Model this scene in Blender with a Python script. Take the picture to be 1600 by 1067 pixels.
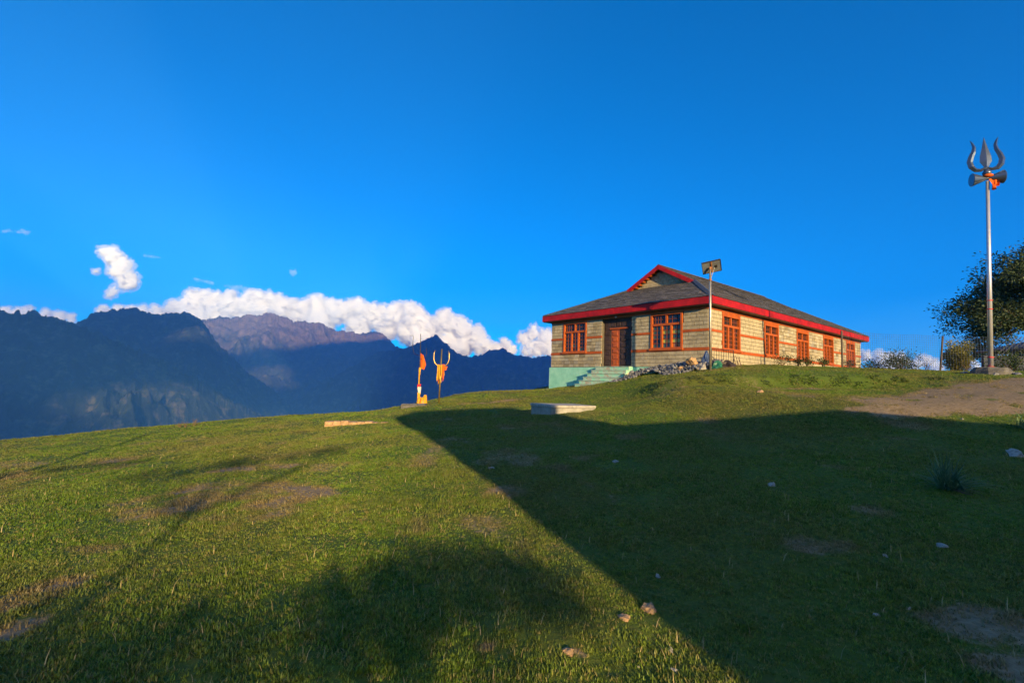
import bpy, bmesh, math, random
import numpy as np
from mathutils import Vector, Matrix, Quaternion, noise as mnoise

R = math.radians
random.seed(7)
rng = np.random.default_rng(11)
scene = bpy.context.scene
for o in list(bpy.data.objects):
    bpy.data.objects.remove(o)
COL = scene.collection

# ------------------------------------------------------------------ camera, sky, sun, exposure
F_PX, PITCH, ROLL = 756.34, 0.08505, 0.033416
CAM = np.array([0.0, 0.0, 1.6])
_R0 = Vector((1, 0, 0)); _U0 = Vector((0, -math.sin(PITCH), math.cos(PITCH))); _FW = Vector((0, math.cos(PITCH), math.sin(PITCH)))
_Rt = _R0 * math.cos(ROLL) + _U0 * math.sin(ROLL); _Up = -_R0 * math.sin(ROLL) + _U0 * math.cos(ROLL)
cam_data = bpy.data.cameras.new('camera')
cam_data.sensor_width = 36; cam_data.lens = F_PX / 1600 * 36
cam_data.clip_start = 0.05; cam_data.clip_end = 120000
cam = bpy.data.objects.new('camera', cam_data); COL.objects.link(cam)
m = Matrix.Identity(4)
for i in range(3):
    m[i][0], m[i][1], m[i][2], m[i][3] = _Rt[i], _Up[i], -_FW[i], CAM[i]
cam.matrix_world = m
scene.camera = cam

SUN_AZ, SUN_EL = R(161), R(12.0)
SUN = np.array([math.sin(SUN_AZ) * math.cos(SUN_EL), math.cos(SUN_AZ) * math.cos(SUN_EL), math.sin(SUN_EL)])
world = bpy.data.worlds.new('World'); scene.world = world; world.use_nodes = True
wn, wl = world.node_tree.nodes, world.node_tree.links
sky = wn.new('ShaderNodeTexSky'); sky.sky_type = 'NISHITA'; sky.sun_disc = False
sky.sun_elevation = SUN_EL; sky.sun_rotation = SUN_AZ
sky.altitude = 4500; sky.air_density = 1.0; sky.dust_density = 0.1; sky.ozone_density = 4.0
hs = wn.new('ShaderNodeHueSaturation'); hs.inputs['Saturation'].default_value = 1.85; hs.inputs['Hue'].default_value = 0.496
wl.new(sky.outputs[0], hs.inputs['Color']); wl.new(hs.outputs[0], wn['Background'].inputs[0])
wn['Background'].inputs[1].default_value = 0.080
sl = bpy.data.lights.new('sun', 'SUN'); sl.energy = 4.0; sl.angle = R(0.5); sl.color = (1.0, 0.76, 0.38)
so = bpy.data.objects.new('sun', sl); COL.objects.link(so)
so.rotation_euler = Vector(-SUN).to_track_quat('-Z', 'Y').to_euler()
so.location = (30, -60, 60)
vs = scene.view_settings
vs.view_transform = 'Standard'; vs.look = 'None'; vs.exposure = 1.95; vs.gamma = 1; vs.use_curve_mapping = False
scene.render.engine = 'CYCLES'
cy = scene.cycles
cy.use_denoising = True
cy.max_bounces = 16; cy.diffuse_bounces = 3; cy.glossy_bounces = 3; cy.transparent_max_bounces = 12; cy.volume_bounces = 14
cy.caustics_reflective = False; cy.caustics_refractive = False
scene.render.film_transparent = False

# ------------------------------------------------------------------ helpers
def ray(px, py):
    x, y = px - 800, py - 533.5
    cr, sr = math.cos(ROLL), math.sin(ROLL)
    x, y = x * cr + y * sr, -x * sr + y * cr
    c, s = math.cos(PITCH), math.sin(PITCH); u = -y / F_PX
    return np.array([x / F_PX, c - u * s, s + u * c])

def smooth(a, b, x):
    t = np.clip((np.asarray(x, float) - a) / (b - a), 0, 1)
    return t * t * (3 - 2 * t)

def _h3(i, j, k):
    n = (i.astype(np.int64) * 374761393 + j.astype(np.int64) * 668265263 + k * 2147483647) & 0x7fffffff
    n = ((n ^ (n >> 13)) * 1274126177) & 0x7fffffff
    return ((n ^ (n >> 16)) & 0xffff) / 65535.0

def vnoise(x, y, seed=0):
    xi, yi = np.floor(x), np.floor(y); fx, fy = x - xi, y - yi
    u, v = fx * fx * fx * (fx * (fx * 6 - 15) + 10), fy * fy * fy * (fy * (fy * 6 - 15) + 10)
    a, b = _h3(xi, yi, seed), _h3(xi + 1, yi, seed); c, d = _h3(xi, yi + 1, seed), _h3(xi + 1, yi + 1, seed)
    return (a * (1 - u) + b * u) * (1 - v) + (c * (1 - u) + d * u) * v

def fbm(x, y, seed=0, octv=4, gain=0.5):
    s = 0; a = 1; t = 0
    for i in range(octv):
        s = s + a * (vnoise(x, y, seed + i * 17) * 2 - 1); t += a; a *= gain
        x, y = x * 2.03 + 13.7, y * 2.03 - 7.1
    return s / t

def ridged(x, y, seed=0, octv=5, gain=0.5):
    s = 0; a = 1; t = 0
    for i in range(octv):
        s = s + a * (1 - np.abs(vnoise(x, y, seed + i * 31) * 2 - 1)); t += a; a *= gain
        x, y = x * 2.07 + 5.3, y * 2.07 + 9.1
    return s / t

def tag(o, label=None, cat=None, group=None, kind=None):
    if label: o['label'] = label
    if cat: o['category'] = cat
    if group: o['group'] = group
    if kind: o['kind'] = kind
    return o

def empty(name, loc=(0, 0, 0), rz=0):
    o = bpy.data.objects.new(name, None); COL.objects.link(o)
    o.location = loc; o.rotation_euler = (0, 0, rz); o.empty_display_size = 0.2
    return o

class MB:
    """collects shapes and links them as one mesh object"""
    def __init__(s): s.v = []; s.f = []
    def add(s, vs_, fs_):
        b = len(s.v); s.v += [tuple(p) for p in vs_]; s.f += [tuple(b + i for i in f) for f in fs_]; return s
    def box(s, x0, x1, y0, y1, z0, z1, M=None):
        vv = [(x0, y0, z0), (x1, y0, z0), (x1, y1, z0), (x0, y1, z0), (x0, y0, z1), (x1, y0, z1), (x1, y1, z1), (x0, y1, z1)]
        if M is not None: vv = [M @ Vector(p) for p in vv]
        return s.add(vv, [(3, 2, 1, 0), (4, 5, 6, 7), (0, 1, 5, 4), (1, 2, 6, 5), (2, 3, 7, 6), (3, 0, 4, 7)])
    def tube(s, pts, rad, n=8, cap=True):
        pts = [Vector(p) for p in pts]
        if not hasattr(rad, '__len__'): rad = [rad] * len(pts)
        b = len(s.v); u = None
        for i, p in enumerate(pts):
            t = (pts[min(i + 1, len(pts) - 1)] - pts[max(i - 1, 0)]).normalized()
            if u is None:
                u = t.orthogonal().normalized()
            else:
                u = (u - t * u.dot(t)).normalized()
            w = t.cross(u)
            for k in range(n):
                a = 2 * math.pi * k / n
                s.v.append(tuple(p + (u * math.cos(a) + w * math.sin(a)) * rad[i]))
        for i in range(len(pts) - 1):
            for k in range(n):
                a, c = b + i * n + k, b + i * n + (k + 1) % n
                s.f.append((a, c, c + n, a + n))
        if cap:
            s.f.append(tuple(b + k for k in range(n))[::-1]); e = b + (len(pts) - 1) * n
            s.f.append(tuple(e + k for k in range(n)))
        return s
    def lathe(s, prof, n=16, M=None):
        b = len(s.v)
        for r, z in prof:
            for k in range(n):
                a = 2 * math.pi * k / n; p = Vector((r * math.cos(a), r * math.sin(a), z))
                s.v.append(tuple(M @ p if M is not None else p))
        for i in range(len(prof) - 1):
            for k in range(n):
                a, c = b + i * n + k, b + i * n + (k + 1) % n
                s.f.append((a, c, c + n, a + n))
        s.f.append(tuple(b + k for k in range(n))[::-1]); e = b + (len(prof) - 1) * n
        s.f.append(tuple(e + k for k in range(n)))
        return s
    def prism(s, poly, M, t0, t1):
        """polygon in local xy extruded along local z from t0 to t1, placed by M"""
        n = len(poly)
        vv = [M @ Vector((x, y, t0)) for x, y in poly] + [M @ Vector((x, y, t1)) for x, y in poly]
        ff = [tuple(range(n))[::-1], tuple(range(n, 2 * n))] + [(i, (i + 1) % n, n + (i + 1) % n, n + i) for i in range(n)]
        return s.add(vv, ff)
    def mesh(s, name, mat):
        me = bpy.data.meshes.new(name); me.from_pydata(s.v, [], s.f); me.update()
        if mat: me.materials.append(mat)
        return me
    def build(s, name, mat, parent=None, bevel=0, smooth_=False):
        me = s.mesh(name, mat)
        o = bpy.data.objects.new(name, me); COL.objects.link(o)
        if parent: o.parent = parent
        if bevel:
            b = o.modifiers.new('bevel', 'BEVEL'); b.width = bevel; b.segments = 2; b.limit_method = 'ANGLE'
        if smooth_:
            for p in me.polygons: p.use_smooth = True
        return o

def np_mesh(name, V, Fq, mat, parent=None, smooth_=False):
    V = np.asarray(V, np.float32); Fq = np.asarray(Fq, np.int32); k = Fq.shape[1]
    me = bpy.data.meshes.new(name)
    me.vertices.add(len(V)); me.vertices.foreach_set('co', V.ravel())
    me.loops.add(Fq.size); me.loops.foreach_set('vertex_index', Fq.ravel())
    me.polygons.add(len(Fq)); me.polygons.foreach_set('loop_start', np.arange(0, Fq.size, k, dtype=np.int32))
    me.update(calc_edges=True); me.validate()
    if smooth_: me.polygons.foreach_set('use_smooth', np.ones(len(me.polygons), bool))
    if mat: me.materials.append(mat)
    o = bpy.data.objects.new(name, me); COL.objects.link(o)
    if parent: o.parent = parent
    return o

def copy_tree(o, parent=None):
    c = o.copy(); COL.objects.link(c); c.parent = parent
    for ch in list(o.children): copy_tree(ch, c)
    return c

# ------------------------------------------------------------------ materials
class NT:
    def __init__(s, name):
        s.m = bpy.data.materials.new(name); s.m.use_nodes = True
        s.n = s.m.node_tree.nodes; s.l = s.m.node_tree.links; s.b = s.n['Principled BSDF']; s.out = s.n['Material Output']
    def node(s, t, **kw):
        nd = s.n.new(t)
        for k, v in kw.items(): setattr(nd, k, v)
        return nd
    def noise(s, scale, detail=4, rough=0.55, coord='Object', dist=0):
        nd = s.node('ShaderNodeTexNoise'); nd.inputs['Scale'].default_value = scale; nd.inputs['Detail'].default_value = detail
        nd.inputs['Roughness'].default_value = rough; nd.inputs['Distortion'].default_value = dist
        s.l.new(s.coord(coord), nd.inputs['Vector']); return nd.outputs['Fac']
    def coord(s, c):
        if c == 'World':
            return s.node('ShaderNodeNewGeometry').outputs['Position']
        return s.node('ShaderNodeTexCoord').outputs[c]
    def ramp(s, fac, stops):
        nd = s.node('ShaderNodeValToRGB'); e = nd.color_ramp.elements
        while len(e) < len(stops): e.new(0.5)
        for el, (p, c) in zip(e, stops):
            el.position = p; el.color = (*c, 1) if hasattr(c, '__len__') else (c, c, c, 1)
        s.l.new(fac, nd.inputs[0]); return nd.outputs[0]
    def mix(s, fac, a, b, mode='MIX'):
        nd = s.node('ShaderNodeMix', data_type='RGBA', blend_type=mode)
        for sock, v in ((nd.inputs[0], fac), (nd.inputs[6], a), (nd.inputs[7], b)):
            if isinstance(v, (int, float)): sock.default_value = v
            elif isinstance(v, tuple): sock.default_value = (*v, 1)
            else: s.l.new(v, sock)
        return nd.outputs[2]
    def math(s, op, a, b=0.0):
        nd = s.node('ShaderNodeMath', operation=op)
        for sock, v in ((nd.inputs[0], a), (nd.inputs[1], b)):
            if isinstance(v, (int, float)): sock.default_value = v
            else: s.l.new(v, sock)
        return nd.outputs[0]
    def island(s):
        return s.node('ShaderNodeNewGeometry').outputs['Random Per Island']
    def attr(s, name):
        nd = s.node('ShaderNodeAttribute'); nd.attribute_name = name; return nd.outputs['Fac']
    def bump(s, h, strength=0.4, dist=0.02):
        nd = s.node('ShaderNodeBump'); nd.inputs['Strength'].default_value = strength; nd.inputs['Distance'].default_value = dist
        s.l.new(h, nd.inputs['Height']); s.l.new(nd.outputs[0], s.b.inputs['Normal'])
    def set(s, col=None, rough=0.7, metal=0.0, spec=0.5):
        if col is not None:
            if isinstance(col, tuple): s.b.inputs['Base Color'].default_value = (*col, 1)
            else: s.l.new(col, s.b.inputs['Base Color'])
        if isinstance(rough, (int, float)): s.b.inputs['Roughness'].default_value = rough
        else: s.l.new(rough, s.b.inputs['Roughness'])
        s.b.inputs['Metallic'].default_value = metal; s.b.inputs['Specular IOR Level'].default_value = spec
        return s

def simple(name, col, rough=0.7, metal=0.0, var=0.35, scale=3.0, bump=0.2, bscale=40, bdist=0.004, spec=0.4, isl=0.0, coord='Object'):
    t = NT(name)
    f = t.noise(scale, 6, 0.6, coord)
    lo = tuple(c * (1 - var) for c in col); hi = tuple(min(1, c * (1 + var)) for c in col)
    c = t.ramp(f, [(0.3, lo), (0.7, hi)])
    if isl:
        c = t.mix(1.0, c, t.ramp(t.island(), [(0, 1 - isl), (1, 1 + isl)]), 'MULTIPLY')
    t.set(c, rough, metal, spec)
    if bump: t.bump(t.noise(bscale, 4, 0.6, coord), bump, bdist)
    return t.m

M = {}
def brick_mat():
    t = NT('stone_block')
    base = t.ramp(t.island(), [(0.0, (0.22, 0.175, 0.115)), (0.22, (0.36, 0.285, 0.175)), (0.6, (0.43, 0.35, 0.225)), (0.85, (0.48, 0.40, 0.28)), (1.0, (0.29, 0.26, 0.215))])
    n1 = t.noise(5, 6, 0.65); c = t.mix(1.0, base, t.ramp(n1, [(0.3, 0.78), (0.7, 1.15)]), 'MULTIPLY')
    st = t.noise(0.9, 6, 0.7); c = t.mix(1.0, c, t.ramp(st, [(0.32, 0.66), (0.55, 1.04)]), 'MULTIPLY')
    t.set(c, 0.9, 0, 0.2); t.bump(t.noise(30, 5, 0.7), 0.5, 0.01); return t.m
M['brick'] = brick_mat()
M['mortar'] = simple('mortar', (0.11, 0.09, 0.065), 0.95, var=0.25, scale=4)
M['orange'] = simple('orange_timber_paint', (0.40, 0.078, 0.007), 0.6, var=0.22, scale=2.2, bscale=25)
M['orange_dark'] = simple('brown_grille_paint', (0.22, 0.05, 0.015), 0.55, var=0.2)
M['red'] = simple('red_fascia_paint', (0.33, 0.003, 0.005), 0.65, var=0.38, scale=2.6, bump=0.35, bscale=9, bdist=0.008)
M['slate'] = simple('roof_slate', (0.115, 0.098, 0.085), 0.75, var=0.35, scale=2.5, bump=0.4, bscale=18, bdist=0.01, isl=0.28, coord='World')
M['slate_edge'] = simple('slate_butt_edge', (0.018, 0.016, 0.015), 0.9, bump=0)  # dark weathered butt faces, also painting the shadow lines under the courses
M['deck'] = simple('roof_deck', (0.035, 0.03, 0.028), 0.9)
M['soffit'] = simple('soffit_board', (0.09, 0.045, 0.025), 0.8)
M['flash'] = simple('hip_flashing', (0.06, 0.065, 0.08), 0.6, metal=0.2, var=0.25)
M['green'] = None
def green_mat():
    t = NT('mint_plaster')
    f = t.noise(1.6, 6, 0.65); c = t.ramp(f, [(0.3, (0.20, 0.50, 0.36)), (0.55, (0.29, 0.60, 0.44)), (0.75, (0.40, 0.66, 0.50))])
    w = t.noise(6, 6, 0.7); c = t.mix(t.ramp(w, [(0.6, 0.0), (0.72, 0.65)]), c, (0.33, 0.31, 0.25))
    t.set(c, 0.85, 0, 0.25); t.bump(t.noise(20, 4), 0.3, 0.008); return t.m
M['green'] = green_mat()
M['step'] = None
def step_mat():
    t = NT('worn_step_paint')
    f = t.noise(2.2, 6, 0.7); c = t.ramp(f, [(0.40, (0.24, 0.56, 0.38)), (0.50, (0.36, 0.50, 0.38)), (0.60, (0.38, 0.31, 0.23))])
    t.set(c, 0.9, 0, 0.2); t.bump(t.noise(25, 5, 0.7), 0.5, 0.012); return t.m
M['step'] = step_mat()
M['tread'] = simple('worn_mint_tread', (0.34, 0.46, 0.35), 0.9, var=0.45, scale=4, bump=0.4, bscale=20, bdist=0.01)
M['darkwood'] = simple('dark_carved_wood', (0.055, 0.03, 0.022), 0.6, var=0.4, scale=4)
M['doorwood'] = simple('orange_door_wood', (0.42, 0.085, 0.012), 0.45, var=0.25, scale=3)
def glass_mat(name, col):
    t = NT(name); f = t.noise(1.3, 3); t.set(t.ramp(f, [(0.3, tuple(c * 0.5 for c in col)), (0.7, col)]), 0.08, 0, 0.6); return t.m
M['glass'] = glass_mat('window_glass', (0.022, 0.028, 0.032))
M['glass_teal'] = glass_mat('teal_glass', (0.05, 0.12, 0.10))
M['glass_yellow'] = glass_mat('yellow_glass', (0.45, 0.45, 0.08))
M['glass_amber'] = glass_mat('amber_glass', (0.40, 0.16, 0.03))
M['polepaint'] = simple('pale_steel_pole', (0.58, 0.54, 0.55), 0.32, metal=0.55, var=0.1, scale=3, bump=0.05)
M['steel'] = simple('brushed_steel', (0.11, 0.135, 0.19), 0.3, metal=0.7, var=0.12, scale=2, bump=0.05)
M['galv'] = simple('galvanised_pole', (0.52, 0.43, 0.33), 0.4, metal=0.75, var=0.3, scale=6, bump=0.1)
M['iron'] = simple('dark_iron', (0.05, 0.035, 0.03), 0.6, metal=0.4)
M['wire'] = simple('fence_wire', (0.20, 0.22, 0.24), 0.5, metal=0.6, bump=0)
M['concrete'] = simple('concrete', (0.30, 0.275, 0.23), 0.9, var=0.3, scale=3, bump=0.5, bscale=20, bdist=0.01)
M['concrete_dark'] = simple('dark_concrete', (0.11, 0.10, 0.09), 0.95, var=0.35, scale=6, bump=0.6, bscale=15, bdist=0.015)
M['stone'] = simple('grey_stone', (0.14, 0.135, 0.14), 0.9, var=0.4, scale=5, bump=0.6, bscale=18, bdist=0.015, isl=0.35)  # base colour darkened to stand in for shade over the rubble heap
M['pale_stone'] = simple('pale_stone', (0.36, 0.32, 0.27), 0.9, var=0.3, scale=8, bump=0.6, bscale=25, bdist=0.01)
M['tan_stone'] = simple('tan_stone', (0.40, 0.24, 0.12), 0.9, var=0.35, scale=8, bump=0.6, bscale=25, bdist=0.01)
M['panel'] = simple('solar_panel_back', (0.15, 0.15, 0.16), 0.5, var=0.2)
M['panel_dark'] = simple('solar_cell', (0.01, 0.012, 0.03), 0.2, var=0.2)
M['rust'] = simple('rusty_bracket', (0.32, 0.12, 0.05), 0.8, var=0.4)
M['cloth_orange'] = simple('orange_cloth', (0.60, 0.10, 0.006), 0.85, var=0.2, scale=12)
M['cloth_yellow'] = simple('yellow_cloth', (0.55, 0.27, 0.012), 0.85, var=0.3, scale=10)
M['cloth_white'] = simple('white_cloth', (0.55, 0.5, 0.43), 0.85, var=0.2, scale=12)
M['cloth_red'] = simple('red_cloth', (0.60, 0.03, 0.03), 0.85, var=0.25, scale=12)
M['gold'] = simple('brass_trident', (0.62, 0.40, 0.10), 0.35, metal=0.85, var=0.2)
M['bark'] = simple('bark', (0.085, 0.062, 0.045), 0.95, var=0.4, scale=8, bump=0.8, bscale=14, bdist=0.03)
M['twig'] = simple('dry_twig', (0.16, 0.10, 0.06), 0.9, var=0.35)
M['straw'] = simple('straw', (0.40, 0.30, 0.14), 0.8, var=0.3, bump=0)
M['bluewall'] = simple('blue_grey_plaster', (0.06, 0.065, 0.10), 0.85, var=0.25)
M['hutroof'] = simple('hut_roof_sheet', (0.045, 0.038, 0.055), 0.6, var=0.25)
M['blue_sheet'] = simple('blue_plastic_sheet', (0.04, 0.07, 0.16), 0.5, var=0.3)
M['green_sheet'] = simple('green_plastic', (0.02, 0.12, 0.07), 0.5, var=0.3)
def leaf_mat(name, dark, light, trans=0.25, rough=0.55):
    t = NT(name)
    c = t.mix(t.island(), dark, light); w = t.noise(1.2, 3, 0.5, 'World')
    c = t.mix(1.0, c, t.ramp(w, [(0.3, 0.75), (0.7, 1.2)]), 'MULTIPLY')
    t.set(c, rough, 0, 0.35)
    tr = t.node('ShaderNodeBsdfTranslucent'); t.l.new(c, tr.inputs[0])
    mx = t.node('ShaderNodeMixShader'); mx.inputs[0].default_value = trans
    t.l.new(t.b.outputs[0], mx.inputs[1]); t.l.new(tr.outputs[0], mx.inputs[2]); t.l.new(mx.outputs[0], t.out.inputs[0])
    return t.m
M['leaf_oak'] = leaf_mat('evergreen_oak_leaf', (0.022, 0.042, 0.020), (0.075, 0.105, 0.040))
M['leaf_cypress'] = leaf_mat('cypress_spray', (0.09, 0.10, 0.012), (0.26, 0.21, 0.03))
M['leaf_bush'] = leaf_mat('bush_leaf', (0.02, 0.04, 0.012), (0.06, 0.085, 0.02))
M['leaf_strap'] = leaf_mat('strap_leaf', (0.08, 0.15, 0.07), (0.20, 0.28, 0.12))
def grass_mat(name):
    t = NT(name)
    big = t.noise(0.22, 5, 0.6, 'World'); sm = t.noise(1.7, 4, 0.6, 'World')
    rnd = t.node('ShaderNodeObjectInfo').outputs['Random']
    g = t.mix(sm, (0.100, 0.185, 0.014), (0.185, 0.265, 0.020))
    g = t.mix(t.ramp(big, [(0.42, 0.0), (0.66, 0.8)]), g, (0.215, 0.190, 0.040))
    g = t.mix(t.ramp(rnd, [(0.72, 0.0), (0.90, 0.8)]), g, (0.21, 0.16, 0.055))
    g = t.mix(1.0, g, t.ramp(rnd, [(0, 0.55), (0.8, 1.4)]), 'MULTIPLY')
    da = t.node('ShaderNodeAttribute'); da.attribute_type = 'INSTANCER'; da.attribute_name = 'dry'
    g = t.mix(da.outputs['Fac'], g, t.mix(rnd, (0.20, 0.15, 0.055), (0.36, 0.25, 0.11)))
    t.set(g, 0.5, 0, 0.35)
    tr = t.node('ShaderNodeBsdfTranslucent'); t.l.new(g, tr.inputs[0])
    mx = t.node('ShaderNodeMixShader'); mx.inputs[0].default_value = 0.3
    t.l.new(t.b.outputs[0], mx.inputs[1]); t.l.new(tr.outputs[0], mx.inputs[2]); t.l.new(mx.outputs[0], t.out.inputs[0])
    return t.m
M['blade'] = grass_mat('grass_blade')
def ground_mat():
    t = NT('turf_and_soil')
    big = t.noise(0.22, 5, 0.6, 'World'); sm = t.noise(1.7, 5, 0.65, 'World'); fine = t.noise(14, 6, 0.7, 'World')
    g = t.mix(sm, (0.062, 0.112, 0.014), (0.115, 0.160, 0.022))
    g = t.mix(t.ramp(big, [(0.42, 0.0), (0.66, 0.8)]), g, (0.120, 0.105, 0.018))
    g = t.mix(t.ramp(fine, [(0.45, 0.0), (0.75, 0.5)]), g, (0.10, 0.075, 0.03))
    s = t.ramp(fine, [(0.3, (0.17, 0.115, 0.06)), (0.55, (0.30, 0.21, 0.115)), (0.8, (0.40, 0.30, 0.18))])
    bare = t.math('ADD', t.attr('bare'), t.math('MULTIPLY', t.math('SUBTRACT', fine, 0.5), 0.9))
    c = t.mix(t.ramp(bare, [(0.35, 0.0), (0.62, 1.0)]), g, s)
    far = t.attr('far'); c = t.mix(far, c, (0.045, 0.055, 0.03))
    t.set(c, 0.95, 0, 0.15); t.bump(fine, 0.6, 0.03); return t.m
M['ground'] = ground_mat()

# ------------------------------------------------------------------ terrain
HC = np.array([9.761, 23.946, 2.737]); HYAW = 0.676
E1 = np.array([-math.sin(HYAW), math.cos(HYAW), 0]); E2 = np.array([math.cos(HYAW), math.sin(HYAW), 0])
CP = np.array([
 (0, 0, 0), (-4.3, 4.1, -.17), (-5.8, 6.3, -.27), (-5.3, 8, -.24), (-10.3, 9.7, -.8), (-14.8, 14, -1.12), (-6.6, 12.5, -.27),
 (-21, 20, -1.5), (-17.5, 22, -1.1), (-15.2, 23, -.82), (-12.2, 25, -.52), (-9.3, 26, -.33), (-6.2, 26, 0.02),
 (.66, 10, .28), (-4.6, 19.4, .05), (1.4, 17, .55), (-3.3, 22, .55), (-4.2, 22.5, .50), (-1.6, 30, 1.06), (-3.4, 26, .60), (0, 30, 1.12),
 (2.85, 18.2, .70), (3.9, 18.5, .78), (5.05, 19, 1.05), (2.69, 32.8, 1.25), (4.67, 27.6, 1.62), (5.2, 13, .86), (6.2, 18, 1.76), (8.6, 18, 1.76), (10.5, 18, 1.73), (13, 17, 1.82),
 (7.2, 24.6, 2.25), (9.8, 23.6, 2.66), (10.2, 22, 2.68), (12.8, 22, 2.72), (15.9, 22, 2.75), (18.9, 22, 2.77), (13.9, 15, 1.9), (15.9, 15, 2.15),
 (9.5, 12, 1.31), (9.5, 9, .62), (5.7, 6.3, .39), (2.9, 2.7, .05), (8.5, 30.5, 2.6), (15, 30, 2.7), (25, 40, 2.72), (28, 26, 2.8), (22, 16, 2.6),
 (20, 55, 2.5), (8, 42, 2.0), (45, 40, 2.8), (45, 10, 2.7), (30, -10, 1.5), (14, 2, .7), (10, -12, .35), (0, -12, -.05), (0, -30, -.3), (0, -60, -.8),
 (-30, 0, -2.4), (-15, -5, -1.1), (-45, -25, -3.0), (50, -30, 1.5)], float)
def _tps(r2): return np.where(r2 > 1e-9, 0.5 * r2 * np.log(np.maximum(r2, 1e-9)), 0)
_n = len(CP); _d2 = ((CP[:, None, :2] - CP[None, :, :2]) ** 2).sum(2)
_A = np.zeros((_n + 3, _n + 3)); _A[:_n, :_n] = _tps(_d2) + np.eye(_n) * 1.5
_P = np.c_[np.ones(_n), CP[:, :2]]; _A[:_n, _n:] = _P; _A[_n:, :_n] = _P.T
_W = np.linalg.solve(_A, np.r_[CP[:, 2], 0, 0, 0])
POLY = np.array([(-40, 4), (-30, 13), (-21.5, 20.3), (-17.5, 22.3), (-12.2, 25.2), (-8, 26.4), (-5.6, 27), (-3.2, 28.6), (-1.6, 30.6), (1.2, 34.5),
                 (6, 44), (18, 58), (55, 62), (75, 20), (70, -45), (0, -75), (-50, -45)], float)
def edge_info(x, y):
    d = np.full(x.shape, 1e18); bx = np.zeros_like(x); by = np.zeros_like(x); ins = np.zeros(x.shape, bool)
    n = len(POLY)
    for i in range(n):
        (x0, y0), (x1, y1) = POLY[i], POLY[(i + 1) % n]
        ex, ey = x1 - x0, y1 - y0
        t = np.clip(((x - x0) * ex + (y - y0) * ey) / (ex * ex + ey * ey), 0, 1)
        qx, qy = x0 + t * ex, y0 + t * ey; dd = (x - qx) ** 2 + (y - qy) ** 2
        k = dd < d; d = np.where(k, dd, d); bx = np.where(k, qx, bx); by = np.where(k, qy, by)
        c = ((y0 > y) != (y1 > y)) & (x < (x1 - x0) * (y - y0) / (y1 - y0 + 1e-12) + x0); ins ^= c
    return np.sqrt(d), bx, by, ins
BANK = np.array([(5.2, 19.2), (6.6, 18.5), (8.6, 18.25), (10.5, 18.2), (12.6, 17.8), (15, 17.2)])
def height(x, y):
    x = np.atleast_1d(np.asarray(x, float)); y = np.atleast_1d(np.asarray(y, float))
    d, bx, by, ins = edge_info(x, y)
    qx = np.where(ins, x, bx); qy = np.where(ins, y, by)
    z = np.empty_like(qx)
    for a in range(0, len(qx), 20000):
        s = slice(a, a + 20000)
        r2 = (qx[s, None] - CP[None, :, 0]) ** 2 + (qy[s, None] - CP[None, :, 1]) ** 2
        z[s] = _tps(r2) @ _W[:_n] + _W[_n] + _W[_n + 1] * qx[s] + _W[_n + 2] * qy[s]
    # low grassy bank above the worn path in front of the house
    by_ = np.interp(qx, BANK[:, 0], BANK[:, 1]); m = smooth(5.0, 6.4, qx) * (1 - smooth(13.0, 16.0, qx))
    wob = fbm(qx * 1.3, qy * 1.3, 71, 3) * 0.12
    z = z + m * (0.30 * smooth(0.0, 0.40, qy - by_ + wob) * (1 - smooth(1.0, 4.0, qy - by_)) - 0.05 * (1 - smooth(0.05, 0.5, np.abs(qy - by_ + 0.25))))
    near = 1 - smooth(30, 60, np.hypot(x, y))
    z = z + near * (fbm(x * 0.55, y * 0.55, 3, 3) * 0.06 + fbm(x * 2.1, y * 2.1, 5, 3) * 0.022)
    out = np.where(ins, 0, d)
    z = z - (0.62 * out * out / (out + 1.6)) * (1 + 0.25 * fbm(x / 60, y / 60, 9, 3) * smooth(10, 80, out))
    fl = -1450 + 60 * fbm(x / 1500, y / 1500, 21, 4)
    return np.maximum(z, np.where(out > 800, fl, -1e9))
def hz(x, y): return float(height([x], [y])[0])
_ts = 1.6 * 1.006 ** np.arange(0, 620)
def ground_at(px, py):
    r = ray(px, py); P = CAM[None] + r[None] * _ts[:, None]
    h = height(P[:, 0], P[:, 1]); k = np.argmax(P[:, 2] < h)
    if not (P[:, 2] < h).any(): k = 460
    p = P[k]; return Vector((p[0], p[1], float(h[k])))
def plant_at(px, depth):
    """ground point on the vertical plane through this pixel column (near the horizon) at a given distance"""
    r = ray(px, 600); return Vector((r[0] * depth, r[1] * depth, hz(r[0] * depth, r[1] * depth)))

def ellipse(x, y, cx, cy, rx, ry, rot=0):
    c, s = math.cos(rot), math.sin(rot); dx, dy = x - cx, y - cy
    u, v = (dx * c + dy * s) / rx, (-dx * s + dy * c) / ry
    return 1 - smooth(0.45, 1.1, np.sqrt(u * u + v * v))
def bare_mask(x, y):
    b = 0.5 * smooth(0.22, 0.60, fbm(x * 0.8 + 30, y * 0.55, 43, 4)) * (1 - 0.5 * smooth(12, 25, y))
    for (px, py, rx, ry, rot, k) in BARE:
        b = np.maximum(b, k * ellipse(x, y, px, py, rx, ry, rot) * (0.72 + 0.95 * fbm(x * 2.2, y * 2.2, 51, 4)))
    path = np.abs(y - np.interp(x, BANK[:, 0], BANK[:, 1]) + 0.42)
    b = np.maximum(b, 0.85 * (1 - smooth(0.12, 0.34, path)) * smooth(4.6, 5.6, x) * (1 - smooth(11, 13, x)))
    return np.clip(b, 0, 1.0)
BARE = []
def bare_px(px, py, rx, ry, rot=0, k=1.0):
    g = ground_at(px, py); BARE.append((g.x, g.y, rx, ry, rot, k))
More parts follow.
